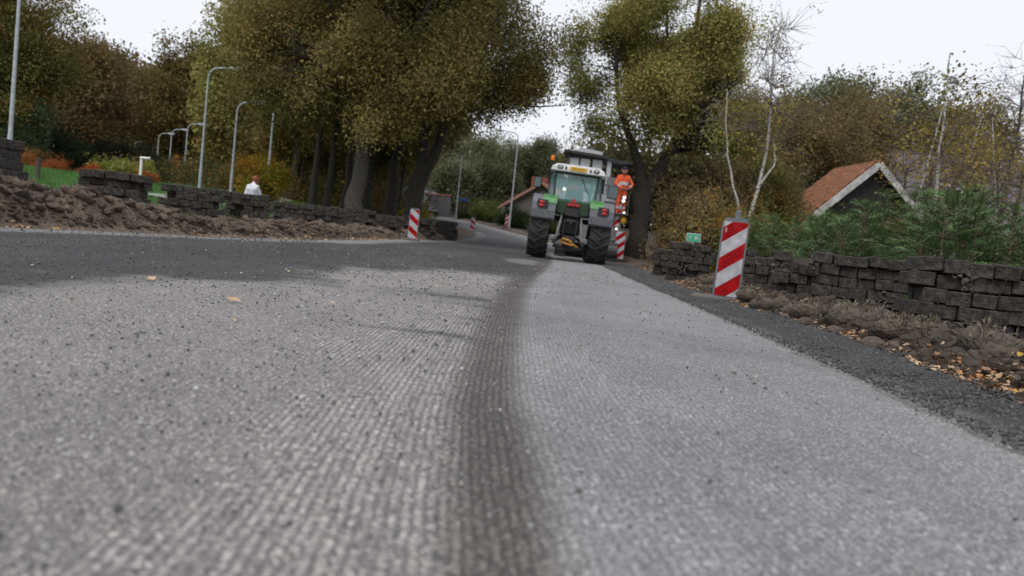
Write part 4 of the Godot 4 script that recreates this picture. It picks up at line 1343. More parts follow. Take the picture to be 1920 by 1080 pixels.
# ---------------------------------------------------------------- young firs
func make_firs() -> void:
	var s := MB.new()
	rng.seed = 77
	# a spray: a twig with needles to both sides
	s.col = Color(0.5, 0.35, 0.2)
	s.rod(Vector3.ZERO, Vector3(0, 0, 0.3), 0.004, 4, 0.002)
	for side in [-1.0, 1.0]:
		for i in 3:
			var z0 := 0.06 + i * 0.07
			s.col = Color(0.5, 0.35, 0.2)
			s.rod(Vector3(0, 0, z0), Vector3(side * (0.13 - i * 0.025), -0.01, z0 + 0.09), 0.003, 3, 0.0015)
	for i in 120:
		var t := rng.randf()
		var base := Vector3(0, 0, t * 0.3)
		var dir := Vector3(1 if i % 2 else -1, rr(-0.2, 0.7), rr(0.4, 1.0))
		if i % 3 > 0:
			var side := 1.0 if i % 2 else -1.0
			var br := rng.randi_range(0, 2)
			var z0 := 0.06 + br * 0.07
			base = Vector3(0, 0, z0).lerp(Vector3(side * (0.13 - br * 0.025), -0.01, z0 + 0.09), t)
			dir = Vector3(rr(-0.4, 1.0) * side, rr(-0.2, 0.7), rr(0.0, 1.0))
		dir = dir.normalized()
		var w := dir.cross(Vector3.UP).normalized() * 0.0045
		s.col = Color.WHITE * rr(0.7, 1.25)
		s.flat(base - w, base + w, base + dir * rr(0.028, 0.042), Vector3.UP)
	var spray := s.mesh()
	var fm := mat(Color.WHITE, 0.6, 0.0, true)
	fm.backlight_enabled = true
	fm.backlight = Color(0.25, 0.25, 0.25)
	var bk := mat(lin(0.1, 0.075, 0.05), 0.9)
	var spots := []
	rng.seed = 78
	for i in 46:
		var d := 10.2 + 0.36 * i + rr(-0.3, 0.3)
		var lim := Rx(d) + 2.1
		spots.append([lim + pow(rng.randf(), 1.1) * (4.6 if i < 26 else 4.0), d, rr(1.35, 2.1)])
	for k in [[5.3, 10.6, 1.2], [6.6, 10.8, 1.5], [5.9, 11.6, 1.5], [7.4, 11.5, 1.65], [4.9, 12.2, 1.25], [8.4, 12.2, 2.1], [6.9, 12.9, 1.75], [9.6, 13.4, 2.1], [7.9, 14.2, 2.3], [5.9, 13.8, 1.6], [5.2, 15.2, 1.5], [6.8, 16.0, 1.9]]:
		spots.append(k)
	var q := 0
	for k in spots:
		var d: float = k[1]
		var h: float = minf(k[2], d * lerpf(0.09, 0.148, smoothstep(0.38, 0.48, k[0] / d)))
		var o := thing("young_fir", "young green fir in the plantation behind the right-hand paver stacks", "fir tree", ground_at(k[0], d), rr(0, TAU), "young firs behind the right stacks")
		q += 1
		var tb := MB.new()
		tb.tube(PackedVector3Array([V(0, -0.05, 0), V(rr(-0.02, 0.02), h * 0.5, 0), V(0, h, 0)]), PackedFloat32Array([0.026, 0.017, 0.005]), 6)
		var xs := []
		var cs := []
		var y := 0.12
		var tone := rr(0.75, 1.15)
		while y < h - 0.06:
			var reach := 0.7 * h * 0.52 * pow(1.0 - y / h, 0.8) + 0.07
			var nb := 6
			var a0 := rr(0, TAU)
			for b in nb:
				var a := a0 + TAU * b / nb + rr(-0.2, 0.2)
				var up := lerpf(-0.05, 0.75, pow(y / h, 1.5)) + rr(-0.1, 0.1)
				var dir := Vector3(cos(a), up, sin(a)).normalized()
				var r2 := reach * rr(0.75, 1.15)
				tb.rod(Vector3(0, y, 0), Vector3(0, y, 0) + dir * r2, 0.007, 4, 0.003)
				var t := 0.1
				while t < r2:
					var bs := Basis.looking_at(-dir, Vector3.UP) * Basis(Vector3.UP, rr(-0.5, 0.5)) * Basis(Vector3.RIGHT, rr(-0.15, 0.25)) * Basis(Vector3.BACK, rr(-0.6, 0.6))
					var sc := rr(0.7, 1.1) * lerpf(1.1, 0.75, y / h)
					xs.append(Transform3D(bs.scaled_local(Vector3.ONE * sc), Vector3(0, y, 0) + dir * t))
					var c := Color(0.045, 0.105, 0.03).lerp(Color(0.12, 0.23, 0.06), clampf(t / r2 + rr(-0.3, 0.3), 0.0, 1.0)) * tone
					c.a = 1.0
					cs.append(c)
					t += 0.13
			y += rr(0.12, 0.19)
		for b in 4:
			xs.append(Transform3D(Basis.looking_at(Vector3(rr(-0.3, 0.3), -1, rr(-0.3, 0.3)), Vector3.RIGHT).scaled(Vector3.ONE * 0.6), Vector3(0, h - 0.15, 0)))
			cs.append(Color(0.08, 0.15, 0.04) * tone)
		build("trunk", tb, bk, o)
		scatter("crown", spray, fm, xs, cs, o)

# ---------------------------------------------------------------- street furniture
func lamp_post(label: String, at: Vector3, h: float, arm: float, toward: float, group: String) -> Node3D:
	var o := thing("street_lamp", label, "street lamp", at, 0.0, group)
	var b := MB.new()
	b.tube(PackedVector3Array([V(0, -0.3, 0), V(0, 1.0, 0)]), PackedFloat32Array([0.085, 0.08]), 12)
	build("base", b, M.lamp_grey, o)
	b = MB.new()
	var p := PackedVector3Array([V(0, 1.0, 0), V(0, h * 0.55, 0), V(0, h - 0.55, 0)])
	var r := PackedFloat32Array([0.068, 0.055, 0.045])
	for i in range(1, 9):
		var a := PI / 2 * i / 8.0
		p.append(V(0.5 * (1 - cos(a)) * toward, h - 0.55 + 0.5 * sin(a), 0))
		r.append(0.042)
	p.append(V(arm * toward, h + 0.0, 0))
	r.append(0.038)
	b.tube(p, r, 12)
	build("pole", b, M.lamp_grey, o)
	var hd := MB.new()
	hd.box(V((arm + 0.33) * toward, h + 0.01, 0), V(0.72, 0.13, 0.24), Basis(Vector3.BACK, 0.02 * toward), 0.05)
	var head := build("lamp_head", hd, M.lamp_grey, o)
	var gl := MB.new()
	gl.box(V((arm + 0.36) * toward, h - 0.065, 0), V(0.5, 0.05, 0.19), Basis(), 0.02)
	build("diffuser", gl, M.lens_white, head)
	return o

# a red and white warning board; stripe = 1 rises to the right
func board_stripes(b_red: MB, b_white: MB, w: float, y0: float, y1: float, z: float, stripe: float, phase: float, period: float) -> void:
	var k := -6
	var slope := 0.78 * stripe
	while k < 14:
		for half in 2:
			var lo := y0 + (k + half * 0.5) * period + phase
			var hi := lo + period * 0.5
			var poly := PackedVector2Array([Vector2(-w / 2, lo - slope * w / 2), Vector2(w / 2, lo + slope * w / 2), Vector2(w / 2, hi + slope * w / 2), Vector2(-w / 2, hi - slope * w / 2)])
			var clip := Geometry2D.intersect_polygons(poly, PackedVector2Array([Vector2(-w / 2, y0), Vector2(w / 2, y0), Vector2(w / 2, y1), Vector2(-w / 2, y1)]))
			for c in clip:
				(b_red if half == 0 else b_white).prism(c, z, z + 0.002)
		k += 1

func warning_board(label: String, at: Vector3, yaw: float, lean: float, stripe: float, h: float, detail: bool) -> Node3D:
	var o := thing("warning_board", label, "warning board", at, yaw, "red and white warning boards")
	o.rotation.z = lean
	var w := h * 0.285
	var b := MB.new()
	var ol := PackedVector2Array([Vector2(-w / 2 - 0.02, 0.03), Vector2(w / 2 + 0.02, 0.03), Vector2(w / 2 + 0.02, h - 0.03), Vector2(w / 2 - 0.015, h + 0.03), Vector2(-w / 2 + 0.015, h + 0.03), Vector2(-w / 2 - 0.02, h - 0.03)])
	b.prism(ol, -0.055, 0.0)
	build("body", b, M.board_grey, o)
	var rd := MB.new()
	var wh := MB.new()
	board_stripes(rd, wh, w, 0.05, h - 0.015, 0.0015, stripe, 0.0 if stripe > 0 else 0.12, h * 0.385)
	build("red_stripes", rd, M.board_red, o)
	build("white_stripes", wh, M.board_white, o)
	var ft := MB.new()
	ft.box(V(-0.08, 0.0, -0.02), V(w + 0.34, 0.075, 0.34), Basis(), 0.03)
	build("foot", ft, M.rubber, o)
	if detail:
		var hd := MB.new()
		hd.box(V(0.01, h + 0.07, -0.027), V(0.062, 0.1, 0.04), Basis(), 0.008)
		build("handle", hd, M.board_grey, o)
		var st := MB.new()
		st.box(V(-w / 2 + 0.03, h - 0.115, 0.0045), V(0.014, 0.055, 0.001))
		build("sticker", st, M.board_white, o)
	return o

func make_furniture() -> void:
	M.lamp_grey = grain(mat(lin(0.5, 0.53, 0.56), 0.5, 0.1), noise_tex(128, 0.03, 3, 0.8, 1.0, 81), null, 0.0, 1.0)
	M.lens_white = mat(lin(0.75, 0.75, 0.72), 0.3)
	M.board_grey = mat(lin(0.13, 0.135, 0.145), 0.6)
	M.board_red = grain(mat(lin(0.42, 0.006, 0.009), 0.5), noise_tex(256, 0.012, 4, 0.72, 1.0, 83), null, 0.0, 2.0)
	M.board_red.metallic_specular = 0.25
	M.board_white = grain(mat(lin(0.5, 0.5, 0.53), 0.45), noise_tex(256, 0.012, 4, 0.78, 1.0, 84), null, 0.0, 2.0)
	M.rubber = mat(lin(0.1, 0.097, 0.09), 0.9)
	var gr := "curved street lamps along the side road"
	lamp_post("nearest lamp post whose top leaves the frame at upper left", ground_at(-16.0, 25.0), 7.8, 1.2, 1.0, gr)
	var lamps := [[-15.45, 38.6, "tallest fully visible lamp with its head against the sky"], [-14.45, 40.0, "lower lamp just right of the tallest one"], [-11.38, 36.0, "lamp standing apart on the right before the dark trunks"], [-28.2, 67.0, "second lamp left of the tallest one"], [-32.3, 73.4, "third lamp left of the tallest one"], [-36.0, 79.0, "fourth lamp left of the tallest one, in the wood's edge"], [-40.2, 87.0, "small far lamp beside the fourth one"], [-44.6, 92.0, "smallest distant lamp in the row"]]
	var tops := [6.9, 5.62, 0.0, 7.0, 7.0, 7.0, 6.9, 6.9]
	for i in lamps.size():
		var k: Array = lamps[i]
		var g := ground_at(k[0], k[1])
		var top: float = tops[i]
		if i == 2:
			top = 5.28
		lamp_post(k[2], g, top - g.y + 0.25, 0.85 if i else 1.0, 1.0, gr)
	var g := ground_at(-0.75, 64.5)
	lamp_post("lone lamp post at the bend arching over the road to the left", g, 9.0 - g.y, 1.2, -1.0, "")
	# warning boards
	warning_board("large red and white striped warning board on the right road edge", Vector3(2.48, soil_at(2.48, 9.3) + 0.0, -9.3), -0.2, -0.025, 1.0, 0.93, true)
	warning_board("red and white warning board before the left paver stacks", Vector3(-3.27, road_h(-3.27, 25.0) + 0.02, -25.0), 0.1, -0.02, -1.0, 0.95, false)
	warning_board("small tilted warning board where the left verge bends away", Vector3(-2.95, road_h(-2.95, 52.0), -52.0), 0.3, 0.0, -1.0, 0.9, false)
	warning_board("small warning board at the foot of the bend's lamp post", Vector3(-0.95, road_h(-0.95, 63.5) + 0.3, -63.5), 0.2, 0.0, 1.0, 0.9, false)
	# blue street name plate on its pole
	var p := thing("street_sign", "blue street name plate on a thin grey pole beside the bend", "street sign", ground_at(-4.75, 60.0), 0.0)
	var b := MB.new()
	b.rod(V(0, -0.3, 0), V(0, 5.2, 0), 0.065, 10, 0.05)
	build("pole", b, M.lamp_grey, p)
	b = MB.new()
	b.box(V(0.48, 1.95, 0.05), V(0.8, 0.17, 0.03), Basis(), 0.01)
	build("name_plate", b, mat(lin(0.03, 0.09, 0.32), 0.4), p)
	# green node sign above the right stacks
	var gp := ground_at(3.36, 15.4)
	p = thing("cycle_sign", "small green sign with white marks peeping over the right stacks", "sign", gp, -0.1)
	b = MB.new()
	b.box(V(0, 0.42, 0), V(0.05, 0.84, 0.04))
	build("post", b, M.lamp_grey, p)
	b = MB.new()
	b.box(V(0, 0.82, 0.03), V(0.27, 0.17, 0.02), Basis(), 0.008)
	build("rim", b, M.board_white, p)
	b = MB.new()
	b.box(V(0, 0.82, 0.0385), V(0.245, 0.145, 0.008), Basis(), 0.003)
	build("plate", b, mat(lin(0.04, 0.36, 0.2), 0.4), p)
	b = MB.new()
	# pale marks: an arrowhead and a round badge
	b.prism(PackedVector2Array([Vector2(-0.085, 0.8), Vector2(-0.045, 0.8), Vector2(-0.045, 0.83), Vector2(-0.03, 0.83), Vector2(-0.065, 0.865), Vector2(-0.1, 0.83), Vector2(-0.085, 0.83)]), 0.043, 0.045)
	var ring := PackedVector2Array()
	for i in 14:
		ring.append(Vector2(0.055 + 0.042 * cos(TAU * i / 14), 0.825 + 0.032 * sin(TAU * i / 14)))
	b.prism(ring, 0.043, 0.045)
	build("mark", b, M.board_white, p)
	# short white path lamp
	p = thing("path_lamp", "short white post lamp with a flat arm beside the second stack", "lamp", ground_at(-13.3, 28.0), 0.0)
	b = MB.new()
	b.rod(V(0, -0.3, 0), V(0, 1.05, 0), 0.05, 10)
	build("post", b, M.lens_white, p)
	b = MB.new()
	b.box(V(0.12, 1.08, 0), V(0.36, 0.08, 0.14), Basis(), 0.03)
	build("lamp_head", b, M.lens_white, p)
	p.position.y = 0.85
	var q := MB.new()
	q.box(V(0, -0.42, 0), V(0.16, 0.9, 0.16), Basis(), 0.02)
	build("plinth", q, M.lens_white, p)
	# short dark post in the lawn
	p = thing("marker_post", "short dark marker post standing in the green lawn", "post", ground_at(-9.4, 15.6), 0.0)
	b = MB.new()
	b.box(V(0, 0.17, 0), V(0.07, 0.5, 0.07), Basis(), 0.012)
	build("post", b, mat(lin(0.06, 0.05, 0.045), 0.9), p)
	b = MB.new()
	b.box(V(0, 0.425, 0), V(0.085, 0.02, 0.085), Basis(), 0.006)
	build("cap", b, mat(lin(0.04, 0.04, 0.04), 0.7), p)

# ---------------------------------------------------------------- houses
# gable faces +z; ridge runs back along -z
func gable_house(o: Node3D, w: float, deep: float, eave: float, apex: float, wall: Material, roof: Material, trim: Material, tiles: bool) -> void:
	var b := MB.new()
	b.prism(PackedVector2Array([Vector2(-w / 2, -0.5), Vector2(w / 2, -0.5), Vector2(w / 2, eave), Vector2(0, apex), Vector2(-w / 2, eave)]), -deep, 0.0)
	build("wall", b, wall, o)
	var sl := Vector2(w / 2, apex - eave)
	var ang := atan2(sl.y, sl.x)
	var over := 0.35
	var ln := sl.length() + over
	for s in [-1.0, 1.0]:
		var r := MB.new()
		var bs := Basis(Vector3.BACK, -s * ang)
		var mid: Vector3 = V(s * (w / 4 + over * 0.5 * cos(ang)), (eave + apex) / 2 - over * 0.5 * sin(ang), -deep / 2) + bs * V(0, 0.09, 0)
		r.box(mid, V(ln, 0.12, deep + 0.7), bs)
		var rf := build("roof", r, roof, o)
		if tiles:
			var nc := 12
			var nr := int((deep + 0.7) / 0.4)
			var tm := MB.new()
			var count := 0
			for i in nc:
				for j in nr:
					tm.box(mid + bs * V((i + 0.5) * ln / nc - ln / 2, 0.085 + rr(0, 0.012), (j + 0.5) * 0.4 - (deep + 0.7) / 2), V(ln / nc + 0.05, 0.03, 0.36), bs * Basis(Vector3.BACK, s * -0.06))
					count += 1
			build("tiles", tm, roof, rf, "stuff")
		var t := MB.new()
		t.box(V(s * (w / 4 + over * 0.5 * cos(ang)), (eave + apex) / 2 - over * 0.5 * sin(ang), 0.4) + bs * V(0, 0.03, 0), V(ln + 0.05, 0.26, 0.06), bs)
		build("barge_board", t, trim, o)
	var rc := MB.new()
	rc.box(V(0, apex + 0.17, -deep / 2), V(0.22, 0.1, deep + 0.6), Basis(), 0.03)
	build("ridge_cap", rc, roof, o)

func window(o: Node3D, c: Vector3, w: float, h: float, fr: Material, gl: Material) -> void:
	var b := MB.new()
	b.box(c + V(0, 0, 0.02), V(w, h, 0.06))
	var f := build("window", b, fr, o)
	for s in [-1.0, 1.0]:
		var g := MB.new()
		g.box(c + V(s * w * 0.235, 0, 0.055), V(w * 0.42, h * 0.86, 0.02))
		build("pane", g, gl, f)

func make_houses() -> void:
	var orange := grain(mat(lin(0.52, 0.2, 0.08), 0.85), noise_tex(256, 0.03, 4, 0.35, 1.0, 91), noise_tex(256, 0.05, 3, 0.0, 1.0, 92), 2.0, 0.6)
	var white := grain(mat(lin(0.62, 0.61, 0.58), 0.7), noise_tex(128, 0.03, 3, 0.7, 1.0, 93), null, 0.0, 0.6)
	var dark := grain(mat(lin(0.045, 0.042, 0.04), 0.9), noise_tex(128, 0.05, 3, 0.6, 1.0, 94), null, 0.0, 0.6)
	var slate := grain(mat(lin(0.2, 0.175, 0.21), 0.7), noise_tex(256, 0.04, 3, 0.6, 1.0, 95), null, 0.0, 0.5)
	var brick := grain(mat(lin(0.2, 0.12, 0.09), 0.9), noise_tex(256, 0.06, 3, 0.6, 1.0, 96), null, 0.0, 0.6)
	var glass := mat(lin(0.05, 0.06, 0.07), 0.08)
	var o := thing("barn", "dark gabled barn with orange tiles and white barge boards", "barn", ground_at(14.66, 34.0), 0.06)
	var gy := o.position.y
	gable_house(o, 7.0, 3.4, 5.25 - gy - 3.5, 5.25 - gy - 0.15, dark, orange, white, true)
	window(o, V(0, 1.5, 0), 1.4, 1.0, white, glass)
	# long house with the purple roof, ridge across the view
	o = thing("house", "long house with purple slate roof and a white roof window", "house", ground_at(29.0, 48.0), PI / 2 - 0.1)
	gy = o.position.y
	gable_house(o, 9.0, 13.0, 3.0, 8.3 - gy, brick, slate, white, false)
	o.position += Vector3(-6.0, 0, -3.0)
	o.rotation.y = -PI / 2 - 0.1
	var b := MB.new()
	var an := atan2(8.3 - gy - 3.0, 4.5)
	b.box(V(2.4, 3.0 + (8.3 - gy - 3.0) * (1 - 2.4 / 4.5) + 0.22, -3.0), V(1.1, 0.12, 1.5), Basis(Vector3.BACK, -an), 0.02)
	var sk := build("roof_window", b, white, o)
	b = MB.new()
	b.box(V(2.4, 3.0 + (8.3 - gy - 3.0) * (1 - 2.4 / 4.5) + 0.27, -3.0), V(0.8, 0.1, 1.15), Basis(Vector3.BACK, -an))
	build("pane", b, mat(lin(0.7, 0.74, 0.78), 0.1), sk)
	# red-roofed cottage at the bend
	o = thing("cottage", "cottage with long red tiled roof and chimney at the road bend", "cottage", ground_at(1.9, 77.0), -0.25)
	var red := grain(mat(lin(0.4, 0.12, 0.085), 0.85), noise_tex(256, 0.04, 4, 0.5, 1.0, 97), null, 0.0, 0.6)
	var plaster := grain(mat(lin(0.17, 0.15, 0.14), 0.9), noise_tex(256, 0.05, 3, 0.7, 1.0, 98), null, 0.0, 0.6)
	gable_house(o, 7.6, 8.0, 1.35, 3.9, plaster, red, mat(lin(0.3, 0.16, 0.12), 0.8), false)
	b = MB.new()
	b.box(V(-0.6, 4.0, -1.2), V(1.5, 1.1, 0.9), Basis(), 0.02)
	build("chimney", b, red, o)
	b = MB.new()
	for x in [-3.6, -2.9]:
		b = MB.new()
		b.box(V(x, 0.55, 0.25), V(0.28, 1.5, 0.2), Basis(), 0.02)
		build("porch_post", b, white, o)
	window(o, V(0.3, 1.2, 0), 1.3, 0.9, white, glass)
	# grey-roofed house behind the forked oak
	o = thing("house", "house with grey tiled roof and pink wall behind the forked oak", "house", ground_at(-10.3, 74.0) , -0.3)
	o.position.y = 1.7
	var grey := grain(mat(lin(0.15, 0.145, 0.15), 0.8), noise_tex(256, 0.04, 4, 0.7, 1.0, 99), null, 0.0, 0.6)
	var pink := grain(mat(lin(0.55, 0.36, 0.33), 0.9), noise_tex(256, 0.04, 3, 0.85, 1.0, 100), null, 0.0, 0.6)
	gable_house(o, 3.6, 5.5, 0.75, 2.5, pink, grey, mat(lin(0.2, 0.22, 0.27), 0.7), false)
	window(o, V(-0.4, 0.6, 0), 0.9, 0.5, white, glass)
	var w2 := MB.new()
	w2.prism(PackedVector2Array([Vector2(0, -0.5), Vector2(3.4, -0.5), Vector2(3.3, 0.2), Vector2(3.0, 2.1), Vector2(0.2, 2.2)]), -2.6, -2.2)
	build("side_roof", w2, grey, o)
	var w3 := MB.new()
	w3.box(V(1.6, 2.2, -2.4), V(2.9, 0.1, 0.5), Basis(), 0.02)
	build("ridge_cap", w3, mat(lin(0.32, 0.12, 0.1), 0.8), o)

# ---------------------------------------------------------------- tractor
func stripes_panel(o: Node3D, called: String, c: Vector3, w: float, h: float, stripe: float) -> void:
	var b := MB.new()
	b.box(c + V(0, h / 2, -0.015), V(w + 0.02, h + 0.02, 0.02))
	var p := build(called, b, M.board_grey, o)
	var rd := MB.new()
	var wh := MB.new()
	board_stripes(rd, wh, w, 0.0, h, 0.0, stripe, 0.05, 0.34)
	var r := build("red_stripes", rd, M.board_red, p)
	var s := build("white_stripes", wh, M.board_white, p)
	r.position = c
	s.position = c

func wheel(o: Node3D, c: Vector3, rad: float, wid: float, lugs: int) -> void:
	var h := wid / 2
	var xf := Transform3D(Basis(Vector3.BACK, PI / 2), c)
	var b := MB.new()
	b.lathe([Vector2(rad * 0.5, -h * 0.8), Vector2(rad * 0.7, -h), Vector2(rad * 0.88, -h), Vector2(rad * 0.94, -h * 0.92), Vector2(rad * 0.955, 0), Vector2(rad * 0.94, h * 0.92), Vector2(rad * 0.88, h), Vector2(rad * 0.7, h), Vector2(rad * 0.5, h * 0.8)], xf, 40)
	var wh := Node3D.new()
	wh.name = "wheel"
	var k := 0
	while o.has_node(NodePath(wh.name)):
		k += 1
		wh.name = "wheel_%03d" % k
	o.add_child(wh)
	build("tyre", b, M.tyre, wh)
	var lg := MB.new()
	for i in lugs:
		for s in [-1.0, 1.0]:
			var a0 := TAU * (i + (0.5 if s > 0 else 0.0)) / lugs
			for seg in 4:
				var t0 := seg / 4.0
				var t1 := (seg + 1) / 4.0
				var q := []
				for t in [t0, t1]:
					var x: float = s * lerpf(-0.05, h * 1.0, t)
					var a: float = a0 - 0.24 * pow(t, 0.85)
					var r: float = rad * lerpf(1.0, 0.955, t * t)
					q.append(c + V(x, r * cos(a), r * sin(a)))
				var m: Vector3 = (q[0] + q[1]) / 2
				var radial := ((m - c) * V(0, 1, 1)).normalized()
				var along: Vector3 = (q[1] - q[0]).normalized()
				var side := along.cross(radial).normalized()
				radial = side.cross(along).normalized()
				if radial.dot(m - c) < 0:
					radial = -radial
				lg.box(m - radial * 0.025, V((q[1] - q[0]).length() * 1.08, 0.07, 0.062), Basis(along, radial, along.cross(radial)), 0.012)
	build("tread", lg, M.tyre, wh, "stuff")
	var rm := MB.new()
	rm.lathe([Vector2(0.0, -h * 0.3), Vector2(rad * 0.2, -h * 0.3), Vector2(rad * 0.25, -h * 0.1), Vector2(rad * 0.45, -h * 0.15), Vector2(rad * 0.52, -h * 0.8), Vector2(rad * 0.52, h * 0.8), Vector2(rad * 0.45, h * 0.15), Vector2(rad * 0.25, h * 0.1), Vector2(rad * 0.2, h * 0.3), Vector2(0.0, h * 0.3)], xf, 28)
	build("rim", rm, M.rim_red, wh)

func make_tractor() -> void:
	M.tyre = grain(mat(lin(0.055, 0.051, 0.048), 0.88), noise_tex(256, 0.03, 4, 0.6, 1.0, 111), noise_tex(256, 0.08, 3, 0.0, 1.0, 112), 0.4, 1.6)
	M.rim_red = mat(lin(0.2, 0.02, 0.02), 0.5)
	var green := grain(mat(lin(0.075, 0.26, 0.07), 0.32), noise_tex(256, 0.02, 4, 0.8, 1.0, 113), null, 0.0, 1.2)
	green.clearcoat_enabled = true
	green.clearcoat = 0.5
	var dgreen := mat(lin(0.013, 0.04, 0.016), 0.5)
	var grey := grain(mat(lin(0.15, 0.155, 0.175), 0.6), noise_tex(256, 0.03, 4, 0.78, 1.0, 114), null, 0.0, 1.2)
	var black := mat(lin(0.018, 0.018, 0.018), 0.6)
	var iron := grain(mat(lin(0.055, 0.055, 0.055), 0.5, 0.4), noise_tex(128, 0.05, 4, 0.6, 1.0, 115), null, 0.0, 2.0)
	var steel := mat(lin(0.16, 0.16, 0.16), 0.5, 0.4)
	var white := grain(mat(lin(0.6, 0.6, 0.585), 0.4), noise_tex(128, 0.02, 4, 0.8, 1.0, 116), null, 0.0, 1.2)
	var glass := mat(Color(0.5, 0.66, 0.66, 0.2), 0.04)
	glass.transparency = BaseMaterial3D.TRANSPARENCY_ALPHA
	var tint := mat(Color(0.62, 0.8, 0.8, 0.36), 0.3)
	tint.transparency = BaseMaterial3D.TRANSPARENCY_ALPHA
	var lred := mat(lin(0.36, 0.012, 0.015), 0.25)
	lred.emission_enabled = true
	lred.emission = Color(1.0, 0.05, 0.03)
	lred.emission_energy_multiplier = 0.05
	var o := thing("tractor", "green and grey farm tractor with white cab roof seen from behind", "tractor", Vector3(1.45, road_h(1.45, 23.4) - 0.005, -23.4), -0.05)
	o.scale = Vector3.ONE * 0.93
	o.rotation.z = -0.04
	for s in [-1.0, 1.0]:
		wheel(o, V(s * 0.93, 0.9, 0), 0.9, 0.62, 20)
	for s in [-1.0, 1.0]:
		wheel(o, V(s * 0.9, 0.66, -2.65), 0.66, 0.5, 18)
	# rear wings
	for s in [-1.0, 1.0]:
		var out := [Vector2(0.98, 1.22), Vector2(1.0, 1.45), Vector2(0.96, 1.66), Vector2(0.82, 1.82), Vector2(0.5, 1.93), Vector2(-0.2, 1.95), Vector2(-0.6, 1.85), Vector2(-0.9, 1.5)]
		var poly := PackedVector2Array()
		for p in out:
			poly.append(p)
		for i in range(out.size() - 1, -1, -1):
			poly.append((out[i] as Vector2) * 0.965 + Vector2(0, 0.0) - Vector2(0.02, 0.01))
		# profile in z-y, swept across x
		var xf := Transform3D(Basis(V(0, 0, 1), V(0, 1, 0), V(-1, 0, 0)), Vector3.ZERO)
		var b := MB.new()
		b.prism(poly, -s * 0.52, -s * 1.235, xf)
		b.box(V(s * 1.215, 1.36, 0.84), V(0.035, 0.34, 0.3), Basis(), 0.012)
		var wing := build("wing", b, grey, o)
		var gp := PackedVector2Array()
		for p in out.slice(2, 8):
			gp.append((p as Vector2) * 1.012 + Vector2(0.004, 0.002))
		for i in range(7, 1, -1):
			gp.append((out[i] as Vector2) * 0.99)
		b = MB.new()
		b.prism(gp, -s * 0.5, -s * 0.92, xf)
		build("green_cover", b, green, wing)
		b = MB.new()
		b.prism(PackedVector2Array([Vector2(-0.17, -0.13), Vector2(0.12, -0.13), Vector2(0.17, 0.02), Vector2(0.14, 0.13), Vector2(-0.17, 0.13)]), 0.94, 1.02, Transform3D(Basis.from_scale(V(s, 1, 1)), V(s * 0.93, 1.62, 0)))
		var tl := build("tail_light", b, black, o)
		for y in [1.67, 1.57]:
			b = MB.new()
			b.ball(V(s * 0.95, y, 1.02), V(0.085, 0.045, 0.03), 8, 12)
			build("lens", b, lred, tl)
	# rear housing and linkage
	var b := MB.new()
	b.box(V(0, 1.18, 0.0), V(0.62, 0.75, 1.1), Basis(), 0.05)
	b.box(V(0, 0.9, -1.5), V(0.5, 0.5, 2.4), Basis(), 0.05)
	build("gearbox", b, black, o)
	b = MB.new()
	b.box(V(0, 1.62, 0.42), V(1.06, 0.46, 0.5), Basis(), 0.05)
	build("rear_body", b, dgreen, o)
	b = MB.new()
	b.box(V(0, 1.5, 0.69), V(0.46, 0.28, 0.06), Basis(), 0.02)
	build("valve_block", b, iron, o)
	b = MB.new()
	b.box(V(0.0, 1.705, 0.72), V(0.4, 0.09, 0.04), Basis(), 0.01)
	var bar := build("light_bar", b, black, o)
	for x in [-0.13, 0.0, 0.13]:
		b = MB.new()
		b.box(V(x, 1.71, 0.745), V(0.115, 0.07, 0.02), Basis(), 0.008)
		build("lens", b, lred, bar)
	b = MB.new()
	var t0 := PackedVector2Array([Vector2(-0.1, 0), Vector2(0.1, 0), Vector2(0, 0.16)])
	b.prism(t0, 0.74, 0.745, Transform3D(Basis(), V(0.0, 1.78, 0)))
	build("reflector_triangle", b, lred, o)
	b = MB.new()
	b.prism(PackedVector2Array([Vector2(-0.05, 0.03), Vector2(0.05, 0.03), Vector2(0, 0.1)]), 0.747, 0.749, Transform3D(Basis(), V(0.0, 1.78, 0)))
	build("triangle_centre", b, mat(lin(0.25, 0.03, 0.02), 0.5), o)
	for s in [-1.0, 1.0]:
		b = MB.new()
		b.tube(PackedVector3Array([V(s * 0.28, 0.72, 0.35), V(s * 0.36, 0.62, 0.75), V(s * 0.42, 0.56, 1.15)]), PackedFloat32Array([0.05, 0.045, 0.04]), 8)
		b.box(V(s * 0.43, 0.56, 1.18), V(0.1, 0.16, 0.14), Basis(), 0.03)
		build("lower_link", b, iron, o)
		b = MB.new()
		b.rod(V(s * 0.3, 1.36, 0.75), V(s * 0.39, 0.64, 0.95), 0.03, 8)
		b.rod(V(s * 0.315, 1.2, 0.79), V(s * 0.365, 0.86, 0.88), 0.05, 8)
		build("lift_rod", b, steel, o)
		b = MB.new()
		b.rod(V(s * 0.2, 1.42, 0.3), V(s * 0.31, 1.38, 0.78), 0.05, 8)
		build("lift_arm", b, iron, o)
		b = MB.new()
		b.box(V(s * 0.19, 0.9, 0.72), V(0.045, 0.72, 0.14), Basis(), 0.01)
		build("hitch_rail", b, iron, o)
		b = MB.new()
		b.box(V(s * 0.47, 0.66, 0.9), V(0.2, 0.16, 0.22), Basis(Vector3.UP, s * 0.2), 0.03)
		build("stabiliser", b, steel, o)
	b = MB.new()
	b.rod(V(0, 1.28, 0.6), V(0, 1.1, 0.9), 0.045, 8)
	b.box(V(0, 1.22, 0.74), V(0.3, 0.1, 0.1), Basis(), 0.02)
	build("top_link", b, iron, o)
	b = MB.new()
	b.box(V(0, 0.62, 0.72), V(0.34, 0.3, 0.2), Basis(), 0.02)
	build("hitch_block", b, black, o)
